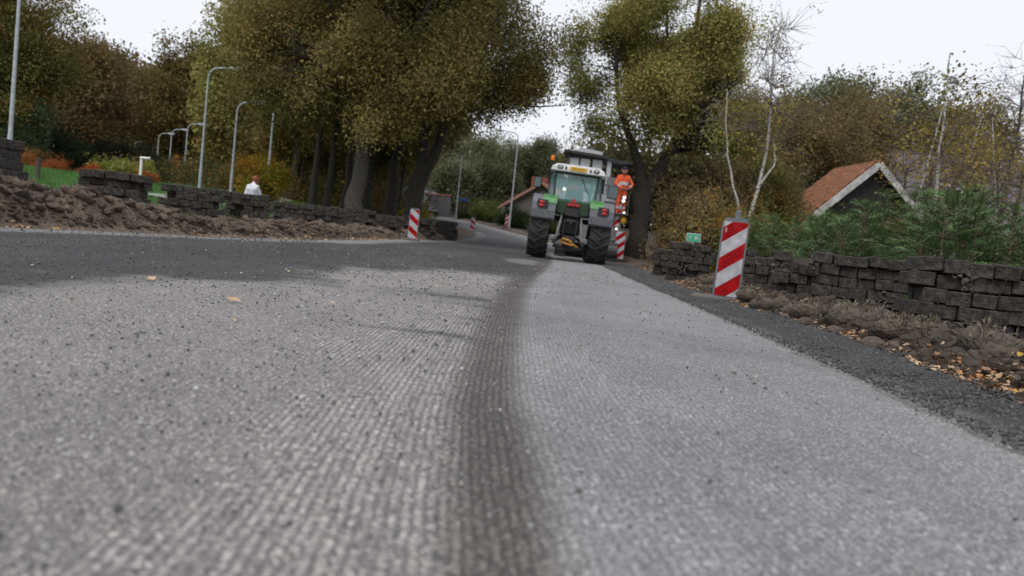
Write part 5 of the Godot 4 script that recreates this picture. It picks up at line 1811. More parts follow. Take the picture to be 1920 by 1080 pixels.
	var yel := grain(mat(lin(0.55, 0.24, 0.015), 0.5), noise_tex(128, 0.04, 3, 0.5, 1.0, 117), null, 0.0, 2.0)
	b = MB.new()
	b.tube(PackedVector3Array([V(-0.2, 0.56, 0.9), V(-0.16, 0.66, 0.95), V(0.0, 0.64, 1.0), V(0.1, 0.58, 1.0)]), PackedFloat32Array([0.04, 0.045, 0.045, 0.04]), 8)
	b.box(V(-0.02, 0.52, 1.02), V(0.36, 0.07, 0.12), Basis(Vector3.BACK, -0.15), 0.02)
	b.rod(V(0.1, 0.55, 1.0), V(0.3, 0.46, 1.0), 0.035, 8)
	build("drawbar_hook", b, yel, o)
	b = MB.new()
	b.box(V(0, 0.42, 0.3), V(0.9, 0.1, 0.9), Basis(), 0.02)
	build("underside", b, black, o)
	# cab
	var fl := MB.new()
	fl.box(V(0, 1.3, -0.75), V(1.3, 0.12, 1.5), Basis(), 0.02)
	build("cab_floor", fl, black, o)
	for s in [-1.0, 1.0]:
		for k in [[0.62, 0.66, 0.42, 0.28, "rear_pillar"], [0.84, 0.79, -0.25, -0.3, "middle_pillar"], [0.62, 0.7, -1.55, -1.35, "front_pillar"]]:
			b = MB.new()
			b.rod(V(s * k[0], 1.8, k[2]), V(s * k[1], 2.72, k[3]), 0.035, 8)
			build(k[4], b, black, o)
		# side glass behind the door
		b = MB.new()
		b.quad(V(s * 0.64, 1.86, 0.41), V(s * 0.85, 1.86, -0.25), V(s * 0.79, 2.7, -0.3), V(s * 0.67, 2.7, 0.28), V(s, 0, 0.3))
		build("quarter_window", b, tint, o)
		b = MB.new()
		b.quad(V(s * 0.845, 1.4, -0.3), V(s * 0.64, 1.4, -1.55), V(s * 0.71, 2.7, -1.35), V(s * 0.8, 2.7, -0.34), V(s, 0, 0))
		build("side_window", b, glass, o)
	b = MB.new()
	b.box(V(0, 1.84, 0.42), V(1.3, 0.07, 0.07), Basis(), 0.015)
	b.box(V(0, 2.68, 0.3), V(1.4, 0.06, 0.07), Basis(), 0.015)
	build("window_frame", b, black, o)
	b = MB.new()
	b.quad(V(-0.6, 1.87, 0.43), V(0.6, 1.87, 0.43), V(0.64, 2.66, 0.31), V(-0.64, 2.66, 0.31), V(0, 0, 1))
	build("rear_window", b, tint, o)
	b = MB.new()
	b.quad(V(-0.6, 1.8, -1.56), V(0.6, 1.8, -1.56), V(0.68, 2.68, -1.37), V(-0.68, 2.68, -1.37), V(0, 0, -1))
	build("windscreen", b, glass, o)
	b = MB.new()
	b.rod(V(0.12, 2.62, 0.335), V(0.42, 2.1, 0.41), 0.012, 6)
	build("wiper", b, black, o)
	# roof: a bevelled cap, narrower above
	b = MB.new()
	var lo := PackedVector3Array()
	var prof := [[0.0, 0.80, 0.44], [0.03, 0.84, 0.5], [0.15, 0.80, 0.47], [0.24, 0.68, 0.34], [0.27, 0.5, 0.2]]
	for i in prof.size() - 1:
		var a: Array = prof[i]
		var e: Array = prof[i + 1]
		for q in [[-1, 1, 1, 1], [1, 1, 1, -1], [1, -1, -1, -1], [-1, -1, -1, 1]]:
			var za: float = a[2]
			var ze: float = e[2]
			b.quad(V(q[0] * a[1], 2.7 + a[0], za if q[1] > 0 else -1.05 - za), V(q[2] * a[1], 2.7 + a[0], za if q[3] > 0 else -1.05 - za), V(q[2] * e[1], 2.7 + e[0], ze if q[3] > 0 else -1.05 - ze), V(q[0] * e[1], 2.7 + e[0], ze if q[1] > 0 else -1.05 - ze), V(q[0] + q[2], 0.5, q[1] + q[3]))
	b.quad(V(-0.5, 2.97, 0.2), V(0.5, 2.97, 0.2), V(0.5, 2.97, -1.25), V(-0.5, 2.97, -1.25), Vector3.UP)
	b.quad(V(-0.8, 2.7, 0.44), V(0.8, 2.7, 0.44), V(0.8, 2.7, -1.49), V(-0.8, 2.7, -1.49), Vector3.DOWN)
	var roof := build("cab_roof", b, white, o)
	for s in [-1.0, 1.0]:
		b = MB.new()
		b.box(V(s * 0.56, 2.83, 0.49), V(0.17, 0.12, 0.05), Basis(), 0.03)
		var wl := build("work_light", b, black, o)
		b = MB.new()
		b.ball(V(s * 0.56, 2.83, 0.515), V(0.065, 0.045, 0.012), 6, 12)
		build("lens", b, mat(lin(0.3, 0.31, 0.32), 0.1), wl)
		b = MB.new()
		b.box(V(s * 0.38, 2.82, 0.49), V(0.05, 0.1, 0.04), Basis(), 0.012)
		build("vent", b, black, roof)
	# number plate, its letters too small in the photograph to be sure of
	b = MB.new()
	b.box(V(0, 2.82, 0.5), V(0.52, 0.13, 0.02), Basis(), 0.005)
	var np := build("number_plate", b, mat(lin(0.62, 0.36, 0.03), 0.4), o)
	var tx := TextMesh.new()
	var sf := SystemFont.new()
	sf.font_names = PackedStringArray(["Droid Sans"])
	tx.font = sf
	tx.text = "00-00TB"
	tx.font_size = 24
	tx.pixel_size = 0.0042
	tx.depth = 0.002
	var te := put("lettering", tx, mat(lin(0.12, 0.06, 0.01), 0.6), np)
	te.position = V(0, 2.82, 0.512)
	# seat, wheel, bonnet, exhaust
	b = MB.new()
	b.box(V(0, 1.68, -0.62), V(0.5, 0.12, 0.5), Basis(), 0.05)
	b.box(V(0, 1.98, -0.36), V(0.5, 0.56, 0.1), Basis(Vector3.RIGHT, 0.12), 0.05)
	build("seat", b, mat(lin(0.03, 0.035, 0.035), 0.8), o)
	b = MB.new()
	for i in 20:
		b.rod(V(0.2 * cos(TAU * i / 20), 2.0 + 0.05 * sin(TAU * i / 20), -1.12 + 0.19 * sin(TAU * i / 20)), V(0.2 * cos(TAU * (i + 1) / 20), 2.0 + 0.05 * sin(TAU * (i + 1) / 20), -1.12 + 0.19 * sin(TAU * (i + 1) / 20)), 0.014, 6)
	b.rod(V(0, 2.0, -1.12), V(0, 1.4, -1.3), 0.03, 8)
	build("steering_wheel", b, black, o)
	b = MB.new()
	b.prism(PackedVector2Array([Vector2(1.6, 1.0), Vector2(3.6, 1.0), Vector2(3.65, 1.55), Vector2(3.3, 1.75), Vector2(1.6, 1.88)]), -0.38, 0.38, Transform3D(Basis(V(0, 0, -1), V(0, 1, 0), V(1, 0, 0)), Vector3.ZERO))
	build("bonnet", b, green, o)
	b = MB.new()
	b.rod(V(0.5, 1.5, -1.75), V(0.55, 2.65, -1.7), 0.055, 10)
	build("exhaust", b, black, o)
	# mirrors and beacon
	for s in [-1.0, 1.0]:
		b = MB.new()
		b.rod(V(s * 0.7, 2.62, -1.35), V(s * 1.2, 2.62, -1.3), 0.018, 6)
		b.rod(V(s * 1.2, 2.62, -1.3), V(s * 1.22, 2.3, -1.28), 0.015, 6)
		var mr := build("mirror_arm", b, black, o)
		b = MB.new()
		b.box(V(s * 1.24, 2.4, -1.26), V(0.25 if s < 0 else 0.34, 0.34 if s < 0 else 0.42, 0.05), Basis(), 0.04)
		build("mirror", b, dgreen if s < 0 else black, mr)
		b = MB.new()
		b.box(V(s * 1.24, 2.4, -1.232), V(0.2 if s < 0 else 0.3, 0.28 if s < 0 else 0.36, 0.01), Basis(), 0.004)
		build("mirror_glass", b, mat(lin(0.1, 0.13, 0.125), 0.08, 0.7), mr)
	b = MB.new()
	b.rod(V(-0.78, 2.72, -0.9), V(-0.86, 3.1, -0.9), 0.016, 6)
	b.lathe([Vector2(0.06, 3.1), Vector2(0.06, 3.14), Vector2(0.0, 3.14)], Transform3D(Basis(), V(-0.86, 0, -0.9)), 14)
	var bs := build("beacon_stand", b, black, o)
	b = MB.new()
	b.lathe([Vector2(0.055, 3.14), Vector2(0.062, 3.2), Vector2(0.055, 3.27), Vector2(0.03, 3.3), Vector2(0.0, 3.305)], Transform3D(Basis(), V(-0.86, 0, -0.9)), 14)
	var am := mat(lin(0.75, 0.16, 0.02), 0.25)
	build("beacon_light", b, am, bs)
	# the driver
	var d := thing("person", "tractor driver in an orange jacket seated behind the rear window", "person", o.transform * V(0, 0, 0), -0.05)
	d.scale = Vector3.ONE * 0.93
	d.rotation.z = -0.04
	var bones := figure_seated(V(0.0, 1.74, -0.62))
	var body := MB.new()
	field_mesh(body, bones, 0.02)
	build("body", body, M.cloth, d)
	var hr := MB.new()
	hr.ball(V(0.0, 2.53, -0.61), V(0.085, 0.075, 0.1), 10, 14)
	build("hair", hr, mat(lin(0.05, 0.035, 0.025), 0.9), d)

# ---------------------------------------------------------------- bodies: tapered bones joined by a smooth minimum, meshed as surface nets
func field_mesh(mb: MB, bones: Array, cell: float, k := 0.035) -> void:
	var lo := Vector3.ONE * 1e9
	var hi := -lo
	for b in bones:
		var m: float = maxf(b[2], b[3]) + cell * 3.0
		for p in [b[0], b[1]]:
			lo = lo.min((p as Vector3) - Vector3.ONE * m)
			hi = hi.max((p as Vector3) + Vector3.ONE * m)
	var nx := int((hi.x - lo.x) / cell) + 2
	var ny := int((hi.y - lo.y) / cell) + 2
	var nzz := int((hi.z - lo.z) / cell) + 2
	var f := PackedFloat32Array()
	f.resize(nx * ny * nzz)
	f.fill(1.0)
	for b in bones:
		var pa: Vector3 = b[0]
		var pb: Vector3 = b[1]
		var ra: float = b[2]
		var rb: float = b[3]
		var m := maxf(ra, rb) + k + cell * 2.0
		var l := ((pa.min(pb) - Vector3.ONE * m - lo) / cell).max(Vector3.ZERO)
		var h := ((pa.max(pb) + Vector3.ONE * m - lo) / cell)
		var ab := pb - pa
		var l2 := maxf(ab.length_squared(), 1e-8)
		for z in range(int(l.z), mini(int(h.z) + 1, nzz)):
			for y in range(int(l.y), mini(int(h.y) + 1, ny)):
				for x in range(int(l.x), mini(int(h.x) + 1, nx)):
					var p := lo + Vector3(x, y, z) * cell
					var t := clampf((p - pa).dot(ab) / l2, 0.0, 1.0)
					var d := p.distance_to(pa + ab * t) - lerpf(ra, rb, t)
					var i := (z * ny + y) * nx + x
					var e := f[i]
					var hh := maxf(k - absf(d - e), 0.0) / k
					f[i] = minf(d, e) - hh * hh * k * 0.25
	var idx := {}
	var vs := PackedVector3Array()
	var stp := [1, nx, nx * ny]
	for z in nzz - 1:
		for y in ny - 1:
			for x in nx - 1:
				var i := (z * ny + y) * nx + x
				var neg := 0
				for q in 8:
					if f[i + (q & 1) + ((q >> 1) & 1) * nx + (q >> 2) * nx * ny] < 0.0:
						neg += 1
				if neg == 0 or neg == 8:
					continue
				var s := Vector3.ZERO
				var c := 0
				for q in 8:
					for ax in 3:
						if q & (1 << ax):
							continue
						var o1 := Vector3(q & 1, (q >> 1) & 1, q >> 2)
						var o2 := o1
						o2[ax] += 1.0
						var f1 := f[i + int(o1.x) + int(o1.y) * nx + int(o1.z) * nx * ny]
						var f2 := f[i + int(o2.x) + int(o2.y) * nx + int(o2.z) * nx * ny]
						if (f1 < 0.0) != (f2 < 0.0):
							s += o1.lerp(o2, f1 / (f1 - f2))
							c += 1
				idx[i] = vs.size()
				vs.append(lo + (Vector3(x, y, z) + s / c) * cell)
	var ns := PackedVector3Array()
	var cs := PackedColorArray()
	for p in vs:
		var best := 1e9
		var col := Color.WHITE
		for b in bones:
			var ab: Vector3 = b[1] - b[0]
			var t := clampf((p - b[0]).dot(ab) / maxf(ab.length_squared(), 1e-8), 0.0, 1.0)
			var d := p.distance_to(b[0] + ab * t) - lerpf(b[2], b[3], t)
			if d < best:
				best = d
				col = b[4]
		cs.append(col)
		var g := (p - lo) / cell
		var gi := Vector3i(g)
		var i := (gi.z * ny + gi.y) * nx + gi.x
		var fr := g - Vector3(gi)
		var n := Vector3.ZERO
		for ax in 3:
			var u := (ax + 1) % 3
			var w := (ax + 2) % 3
			for a in 2:
				for b2 in 2:
					var j: int = i + stp[u] * a + stp[w] * b2
					n[ax] += (f[j + stp[ax]] - f[j]) * (fr[u] if a else 1.0 - fr[u]) * (fr[w] if b2 else 1.0 - fr[w])
		ns.append(n.normalized())
	for z in range(1, nzz - 1):
		for y in range(1, ny - 1):
			for x in range(1, nx - 1):
				var i := (z * ny + y) * nx + x
				for ax in 3:
					if (f[i] < 0.0) == (f[i + stp[ax]] < 0.0):
						continue
					var u: int = stp[(ax + 1) % 3]
					var w: int = stp[(ax + 2) % 3]
					var q := [i, i - u, i - u - w, i - w]
					if not (idx.has(q[0]) and idx.has(q[1]) and idx.has(q[2]) and idx.has(q[3])):
						continue
					for t in [[0, 1, 2], [0, 2, 3]]:
						var a: int = idx[q[t[0]]]
						var b: int = idx[q[t[1]]]
						var c: int = idx[q[t[2]]]
						mb.tri(vs[a], vs[b], vs[c], ns[a], ns[b], ns[c])
						var e := mb.c.size()
						var o := mb.v[e - 2] == vs[b]
						mb.c[e - 3] = cs[a]
						mb.c[e - 2] = cs[b] if o else cs[c]
						mb.c[e - 1] = cs[c] if o else cs[b]

# palm, four unequal bent fingers and a thumb; fwd points along the fingers, nrm out of the back of the hand
func hand_bones(w: Vector3, fwd: Vector3, nrm: Vector3, s: float, curl: float, skin: Color) -> Array:
	var side := fwd.cross(nrm).normalized() * s
	var out := []
	for k in 3:
		out.append([w + side * (k - 1) * 0.022 + fwd * 0.01, w + side * (k - 1) * 0.026 + fwd * 0.08, 0.018, 0.015, skin])
	var lens := [0.07, 0.082, 0.076, 0.06]
	for k in 4:
		var b := w + side * (k - 1.5) * 0.021 + fwd * 0.085
		var l: float = lens[k]
		var d1 := (fwd - nrm * curl * 0.5).normalized()
		var d2 := (fwd - nrm * curl * 1.6).normalized()
		var d3 := (fwd * 0.5 - nrm * curl * 2.0).normalized()
		var p1 := b + d1 * l * 0.45
		var p2 := p1 + d2 * l * 0.32
		out.append([b, p1, 0.0095, 0.009, skin])
		out.append([p1, p2, 0.009, 0.0085, skin])
		out.append([p2, p2 + d3 * l * 0.25, 0.0085, 0.0075, skin])
	var t0 := w - side * 0.03 + fwd * 0.025
	var t1 := t0 + (fwd * 0.5 - side - nrm * 0.3).normalized() * 0.04
	out.append([t0, t1, 0.013, 0.011, skin])
	out.append([t1, t1 + (fwd - side * 0.3 - nrm * 0.5).normalized() * 0.032, 0.011, 0.009, skin])
	return out

# joints: hip, chest, neck, head (a dictionary of points) -> bones
func figure(j: Dictionary, top: Color, legs: Color, skin: Color, shoe: Color, stripe: Color) -> Array:
	var fw: Vector3 = j.fwd
	var rt := fw.cross(Vector3.UP).normalized()
	var hip: Vector3 = j.hip
	var ch: Vector3 = j.chest
	var nk: Vector3 = j.neck
	var hd: Vector3 = j.head
	var out := []
	for s in [-1.0, 1.0]:
		out.append([hip + rt * s * 0.085, hip.lerp(ch, 0.5) + rt * s * 0.07, 0.115, 0.11, legs if j.get("bib", false) else top])
		out.append([hip.lerp(ch, 0.4) + rt * s * 0.07, ch + rt * s * 0.09 - V(0, 0.02, 0), 0.115, 0.125, top])
		out.append([ch + V(0, 0.08, 0) + rt * s * 0.02, ch + rt * s * 0.155 + V(0, 0.06, 0), 0.09, 0.075, top])
		var side := "l" if s < 0 else "r"
		var sh: Vector3 = ch + rt * s * 0.175 + V(0, 0.05, 0)
		var el: Vector3 = j["el_" + side]
		var wr: Vector3 = j["wr_" + side]
		out.append([sh, el, 0.068, 0.052, top])
		out.append([el, el.lerp(wr, 0.5), 0.053, 0.046, top])
		out.append([el.lerp(wr, 0.5), el.lerp(wr, 0.62), 0.0475, 0.046, stripe])
		out.append([el.lerp(wr, 0.62), wr, 0.045, 0.04, top])
		var kn: Vector3 = j["kn_" + side]
		var an: Vector3 = j["an_" + side]
		out.append([hip + rt * s * 0.09 - V(0, 0.04, 0), kn, 0.095, 0.066, legs])
		out.append([kn, kn.lerp(an, 0.45), 0.066, 0.064, legs])
		out.append([kn.lerp(an, 0.45), kn.lerp(an, 0.56), 0.065, 0.063, stripe if stripe != top else legs])
		out.append([kn.lerp(an, 0.56), an, 0.062, 0.05, legs])
		out.append([an - V(0, 0.035, 0) - fw * 0.03, an - V(0, 0.045, 0) + fw * 0.15, 0.05, 0.042, shoe])
	out.append([ch + V(0, 0.1, 0), nk, 0.065, 0.055, top])
	out.append([nk, hd - V(0, 0.06, 0), 0.055, 0.052, skin])
	out.append([hd - V(0, 0.05, 0) + fw * 0.02, hd + V(0, 0.045, 0), 0.078, 0.09, skin])
	out.append([hd - V(0, 0.085, 0) + fw * 0.045, hd - V(0, 0.06, 0) + fw * 0.04, 0.045, 0.055, skin])
	if stripe != top:
		for s in [-1.0, 1.0]:
			out.append([hip.lerp(ch, 0.55) + rt * s * 0.08 - V(0, 0.012, 0), hip.lerp(ch, 0.55) + rt * s * 0.08 + V(0, 0.03, 0), 0.124, 0.125, stripe])
	return out

func head_bones(hd: Vector3, fw: Vector3, skin: Color) -> Array:
	var rt := fw.cross(Vector3.UP).normalized()
	var dark := Color(0.02, 0.015, 0.012)
	var lip := Color(skin.r * 0.8, skin.g * 0.5, skin.b * 0.5)
	var out := [[hd + fw * 0.09 + V(0, 0.012, 0), hd + fw * 0.112 - V(0, 0.022, 0), 0.011, 0.015, skin], [hd + fw * 0.092 - V(0, 0.055, 0) - rt * 0.018, hd + fw * 0.092 - V(0, 0.055, 0) + rt * 0.018, 0.008, 0.008, lip]]
	for s in [-1.0, 1.0]:
		out.append([hd + rt * s * 0.092 + V(0, 0.02, 0), hd + rt * s * 0.09 - V(0, 0.03, 0), 0.018, 0.013, skin])
		out.append([hd + fw * 0.088 + rt * s * 0.032 + V(0, 0.012, 0), hd + fw * 0.089 + rt * s * 0.034 + V(0, 0.012, 0), 0.011, 0.011, dark])
	return out

var ORANGE := Color(0.62, 0.085, 0.025)
var GREYS := Color(0.45, 0.45, 0.43)
var SKIN := Color(0.45, 0.25, 0.18)

func figure_seated(seat: Vector3) -> Array:
	var fw := V(0, 0, -1)
	var hip := seat + V(0, 0.12, 0.08)
	var ch := hip + V(0, 0.38, 0.0)
	var j := {"fwd": fw, "hip": hip, "chest": ch, "neck": ch + V(0, 0.19, -0.02), "head": ch + V(0, 0.3, -0.05), "el_l": ch + V(-0.26, -0.2, -0.12), "el_r": ch + V(0.26, -0.2, -0.12), "wr_l": V(-0.17, 2.03, -0.97), "wr_r": V(0.17, 2.03, -0.97),
		"kn_l": hip + V(-0.13, 0.02, -0.45), "kn_r": hip + V(0.13, 0.02, -0.45), "an_l": hip + V(-0.13, -0.4, -0.5), "an_r": hip + V(0.13, -0.4, -0.5)}
	var out := figure(j, ORANGE, Color(0.05, 0.05, 0.06), SKIN, Color(0.03, 0.03, 0.03), GREYS)
	out.append_array(head_bones(j.head, fw, SKIN))
	out.append_array(hand_bones(j.wr_l, V(0.1, 0.15, -1).normalized(), V(-0.3, 1, 0.1).normalized(), 1.0, 0.9, SKIN))
	out.append_array(hand_bones(j.wr_r, V(-0.1, 0.15, -1).normalized(), V(0.3, 1, 0.1).normalized(), -1.0, 0.9, SKIN))
	return out

func make_people() -> void:
	# worker standing at the side of the milling machine, facing the camera and looking down
	var w := thing("person", "worker in orange high-visibility clothes and dark cap standing on the machine", "person", Vector3(3.6, 1.72, -29.1), 0.1)
	var fw := V(-0.25, 0, 1).normalized()
	var ch := V(0, 1.32, 0.02)
	var j := {"fwd": fw, "hip": V(0, 0.95, 0), "chest": ch, "neck": ch + V(-0.01, 0.19, 0.05), "head": ch + V(-0.02, 0.3, 0.1), "el_l": ch + V(0.31, -0.19, 0.1), "el_r": ch + V(-0.3, -0.2, 0.1), "wr_l": ch + V(0.16, -0.34, 0.27), "wr_r": ch + V(-0.1, -0.36, 0.3),
		"kn_l": V(0.11, 0.5, 0.03), "kn_r": V(-0.11, 0.5, 0.05), "an_l": V(0.12, 0.09, -0.02), "an_r": V(-0.12, 0.09, 0.0)}
	# the figure's left is at +x when it faces the camera
	var bones := figure(j, ORANGE, ORANGE, SKIN, Color(0.03, 0.03, 0.03), GREYS)
	bones.append_array(head_bones(j.head, fw, SKIN))
	bones.append_array(hand_bones(j.wr_l, V(-0.6, -0.3, 0.7).normalized(), V(0.2, 1, 0.2).normalized(), 1.0, 0.8, Color(0.05, 0.05, 0.05)))
	bones.append_array(hand_bones(j.wr_r, V(0.5, -0.3, 0.7).normalized(), V(-0.2, 1, 0.2).normalized(), -1.0, 0.8, Color(0.05, 0.05, 0.05)))
	var b := MB.new()
	field_mesh(b, bones, 0.016)
	build("body", b, M.cloth, w)
	b = MB.new()
	b.ball(j.head + V(0, 0.055, -0.005), V(0.102, 0.088, 0.108), 10, 14)
	b.ball(j.head + V(0, 0.05, 0) + fw * 0.11, V(0.07, 0.014, 0.06), 6, 12)
	build("cap", b, mat(lin(0.015, 0.015, 0.018), 0.9), w)
	# passer-by behind the stacks, back turned
	var g := ground_at(-9.0, 27.0)
	var p := thing("person", "person with red hair and white shirt behind the fourth stack", "person", g, 0.0)
	fw = V(0.35, 0, -1).normalized()
	var top := 1.66 - g.y
	var hh := top - 0.12
	var q := hh / 1.62
	ch = V(0, hh - 0.3, 0.06)
	j = {"fwd": fw, "hip": V(0, 0.93 * q, 0), "chest": ch, "neck": ch + V(0.02, 0.18, -0.02), "head": V(0.05, hh, -0.02), "el_l": ch + V(-0.24, -0.26, -0.02), "el_r": ch + V(0.27, -0.25, -0.08), "wr_l": ch + V(-0.2, -0.42, -0.22), "wr_r": ch + V(0.22, -0.42, -0.26),
		"kn_l": V(-0.1, 0.5 * q, -0.05), "kn_r": V(0.1, 0.5 * q, 0.04), "an_l": V(-0.11, 0.09, 0.02), "an_r": V(0.12, 0.09, 0.1)}
	var sh := Color(0.62, 0.63, 0.68)
	bones = figure(j, sh, Color(0.05, 0.06, 0.1), SKIN, Color(0.1, 0.1, 0.1), sh)
	bones.append_array(head_bones(j.head, fw, SKIN))
	bones.append_array(hand_bones(j.wr_l, V(0.2, -0.6, -0.6).normalized(), V(-1, 0.1, 0.3).normalized(), 1.0, 0.5, SKIN))
	bones.append_array(hand_bones(j.wr_r, V(-0.2, -0.6, -0.6).normalized(), V(1, 0.1, 0.3).normalized(), -1.0, 0.5, SKIN))
	b = MB.new()
	field_mesh(b, bones, 0.016)
	build("body", b, M.cloth, p)
	b = MB.new()
	b.ball(j.head + V(0, 0.035, 0) - fw * 0.015, V(0.108, 0.115, 0.112), 10, 14)
	b.ball(j.head + V(0, -0.03, 0) - fw * 0.04, V(0.095, 0.09, 0.075), 8, 12)
	build("hair", b, mat(lin(0.2, 0.06, 0.025), 0.8), p)

# ---------------------------------------------------------------- road milling machine
func make_machine() -> void:
	var grey := grain(mat(lin(0.2, 0.205, 0.22), 0.5), noise_tex(256, 0.03, 4, 0.75, 1.0, 121), null, 0.0, 0.8)
	var light := mat(lin(0.42, 0.44, 0.45), 0.45)
	var black := mat(lin(0.02, 0.02, 0.021), 0.55)
	var dark := mat(lin(0.05, 0.05, 0.052), 0.6)
	var glow := mat(Color.WHITE, 0.3)
	glow.emission_enabled = true
	glow.emission = Color(1.0, 0.97, 0.9)
	glow.emission_energy_multiplier = 1.5
	var o := thing("milling_machine", "grey road milling machine with black canopy ahead of the tractor", "milling machine", Vector3(2.55, road_h(2.55, 29.6), -29.6), -0.08)
	var b := MB.new()
	b.prism(PackedVector2Array([Vector2(-0.4, 0.55), Vector2(7.6, 0.6), Vector2(7.6, 1.9), Vector2(4.0, 2.2), Vector2(2.6, 1.7), Vector2(0.9, 1.7), Vector2(0.7, 2.35), Vector2(-0.2, 2.4), Vector2(-0.4, 1.9)]), -1.05, 1.05, Transform3D(Basis(V(0, 0, -1), V(0, 1, 0), V(1, 0, 0)), Vector3.ZERO))
	build("chassis", b, grey, o)
	b = MB.new()
	b.prism(PackedVector2Array([Vector2(0.86, 0.75), Vector2(1.17, 0.75), Vector2(1.17, 2.0), Vector2(1.1, 2.45), Vector2(0.86, 2.5)]), -0.1, 0.45)
	build("side_panel", b, grey, o)
	b = MB.new()
	b.prism(PackedVector2Array([Vector2(0.5, 1.75), Vector2(1.05, 1.75), Vector2(1.02, 2.7), Vector2(0.88, 3.02), Vector2(0.5, 3.05)]), -0.4, 0.2)
	build("control_box", b, grey, o)
	b = MB.new()
	b.box(V(0.72, 1.75, 0.46), V(0.5, 0.8, 0.05), Basis(), 0.02)
	build("grille", b, dark, o)
	for k in [[-0.92, 0.3], [0.92, 0.3], [-0.92, -6.6], [0.92, -6.6]]:
		b = MB.new()
		var pr := PackedVector2Array()
		for i in 12:
			var a := PI / 2 + PI * i / 11.0
			pr.append(Vector2(-0.55 + 0.33 * cos(a), 0.34 + 0.33 * sin(a)))
		for i in 12:
			var a := -PI / 2 + PI * i / 11.0
			pr.append(Vector2(0.55 + 0.33 * cos(a), 0.34 + 0.33 * sin(a)))
		b.prism(pr, -0.18, 0.18, Transform3D(Basis(V(0, 0, -1), V(0, 1, 0), V(1, 0, 0)), V(k[0], 0, k[1])))
		var tr := build("track", b, black, o)
		b = MB.new()
		for i in 14:
			b.box(V(k[0], 0.03 + (0.62 if i > 6 else 0.0), k[1] - 0.6 + (i % 7) * 0.2), V(0.38, 0.05, 0.12), Basis(), 0.01)
		for i in 6:
			b.box(V(k[0], 0.06 + i * 0.11, k[1] + 0.87 - 0.05 * absf(i - 2.5)), V(0.38, 0.07, 0.05), Basis(), 0.01)
		build("track_pads", b, dark, tr, "stuff")
		b = MB.new()
		b.rod(V(k[0], 0.6, k[1]), V(k[0], 1.2, k[1]), 0.14, 12)
		build("leg_column", b, dark, o)
	b = MB.new()
	b.box(V(0, 0.62, -3.2), V(2.3, 0.95, 1.4), Basis(), 0.06)
	build("drum_housing", b, grey, o)
	b = MB.new()
	b.box(V(0, 2.7, -9.3), V(0.9, 0.3, 5.0), Basis(Vector3.RIGHT, 0.32), 0.05)
	build("conveyor", b, black, o)
	b = MB.new()
	b.box(V(0.1, 1.72, -1.7), V(2.5, 0.08, 1.9), Basis(), 0.02)
	b.box(V(1.15, 1.72, 0.25), V(0.5, 0.08, 0.9), Basis(), 0.02)
	build("platform", b, dark, o)
	b = MB.new()
	for p in [[-1.1, -0.8], [1.1, -0.8], [1.35, 0.6]]:
		b.rod(V(p[0], 1.75, p[1]), V(p[0], 2.85, p[1]), 0.022, 6)
	b.rod(V(1.1, 2.85, -0.8), V(1.35, 2.85, 0.6), 0.022, 6)
	b.rod(V(1.1, 2.3, -0.8), V(1.35, 2.3, 0.6), 0.018, 6)
	build("railing", b, dark, o)
	b = MB.new()
	b.box(V(-0.3, 2.35, -1.6), V(1.5, 0.6, 0.5), Basis(), 0.06)
	build("console", b, dark, o)
	# weather roof on four posts
	for p in [[-1.0, -0.9], [0.55, -0.9], [-1.0, -2.6], [0.55, -2.6]]:
		b = MB.new()
		b.box(V(p[0], 2.75, p[1]), V(0.1 if p[0] < 0 else 0.17, 2.1, 0.1), Basis(), 0.015)
		build("roof_post", b, light if p[0] > 0 else dark, o)
	b = MB.new()
	b.prism(PackedVector2Array([Vector2(-1.2, 3.92), Vector2(0.35, 3.8), Vector2(0.6, 3.72), Vector2(0.62, 3.8), Vector2(0.36, 3.9), Vector2(-1.18, 4.0)]), -2.9, -0.7)
	build("canopy", b, black, o)
	b = MB.new()
	b.prism(PackedVector2Array([Vector2(-0.82, 3.98), Vector2(0.3, 3.9), Vector2(0.22, 4.06), Vector2(-0.6, 4.16)]), -2.5, -1.0)
	build("canopy_top", b, light, o)
	b = MB.new()
	b.ball(V(-0.15, 4.13, -1.2), V(0.16, 0.1, 0.16), 8, 14)
	build("dome", b, dark, o)
	b = MB.new()
	b.prism(PackedVector2Array([Vector2(0.6, 3.73), Vector2(0.7, 3.82), Vector2(1.0, 3.78), Vector2(1.42, 3.72), Vector2(1.42, 3.69), Vector2(1.0, 3.64), Vector2(0.7, 3.66)]), -2.8, -0.8)
	build("awning", b, black, o)
	for x in [-0.78, -0.36, 0.1]:
		b = MB.new()
		b.box(V(x, 3.42, -0.92), V(0.36, 0.62, 0.03), Basis(), 0.01)
		build("window_panel", b, light, o)
	# warning panels, lamps and a yellow hose box
	stripes_panel(o, "warning_panel", V(0.98, 1.28, 0.48), 0.26, 0.88, 1.0)
	stripes_panel(o, "warning_panel", V(1.2, 0.12, 0.6), 0.34, 0.98, 1.0)
	for k in [[1.18, 2.33, 0.055], [1.16, 2.2, 0.055], [1.23, 1.78, 0.04], [1.02, 1.18, 0.04], [-1.0, 2.42, 0.06]]:
		b = MB.new()
		b.lathe([Vector2(0.0, -0.09), Vector2(k[2] * 1.15, -0.06), Vector2(k[2] * 1.2, 0.0), Vector2(k[2] * 1.05, 0.01), Vector2(0.0, 0.01)], Transform3D(Basis(Vector3.RIGHT, PI / 2), V(k[0], k[1], 0.55)), 14)
		var wl := build("work_light", b, black, o)
		b = MB.new()
		b.ball(V(k[0], k[1], 0.565), V(k[2], k[2], 0.02), 8, 12)
		build("lamp_lens", b, glow, wl)
		var s := SpotLight3D.new()
		s.name = "work_light_beam"
		s.light_energy = 0.5
		s.light_color = Color(1.0, 0.97, 0.9)
		s.spot_angle = 60.0
		s.spot_range = 25.0
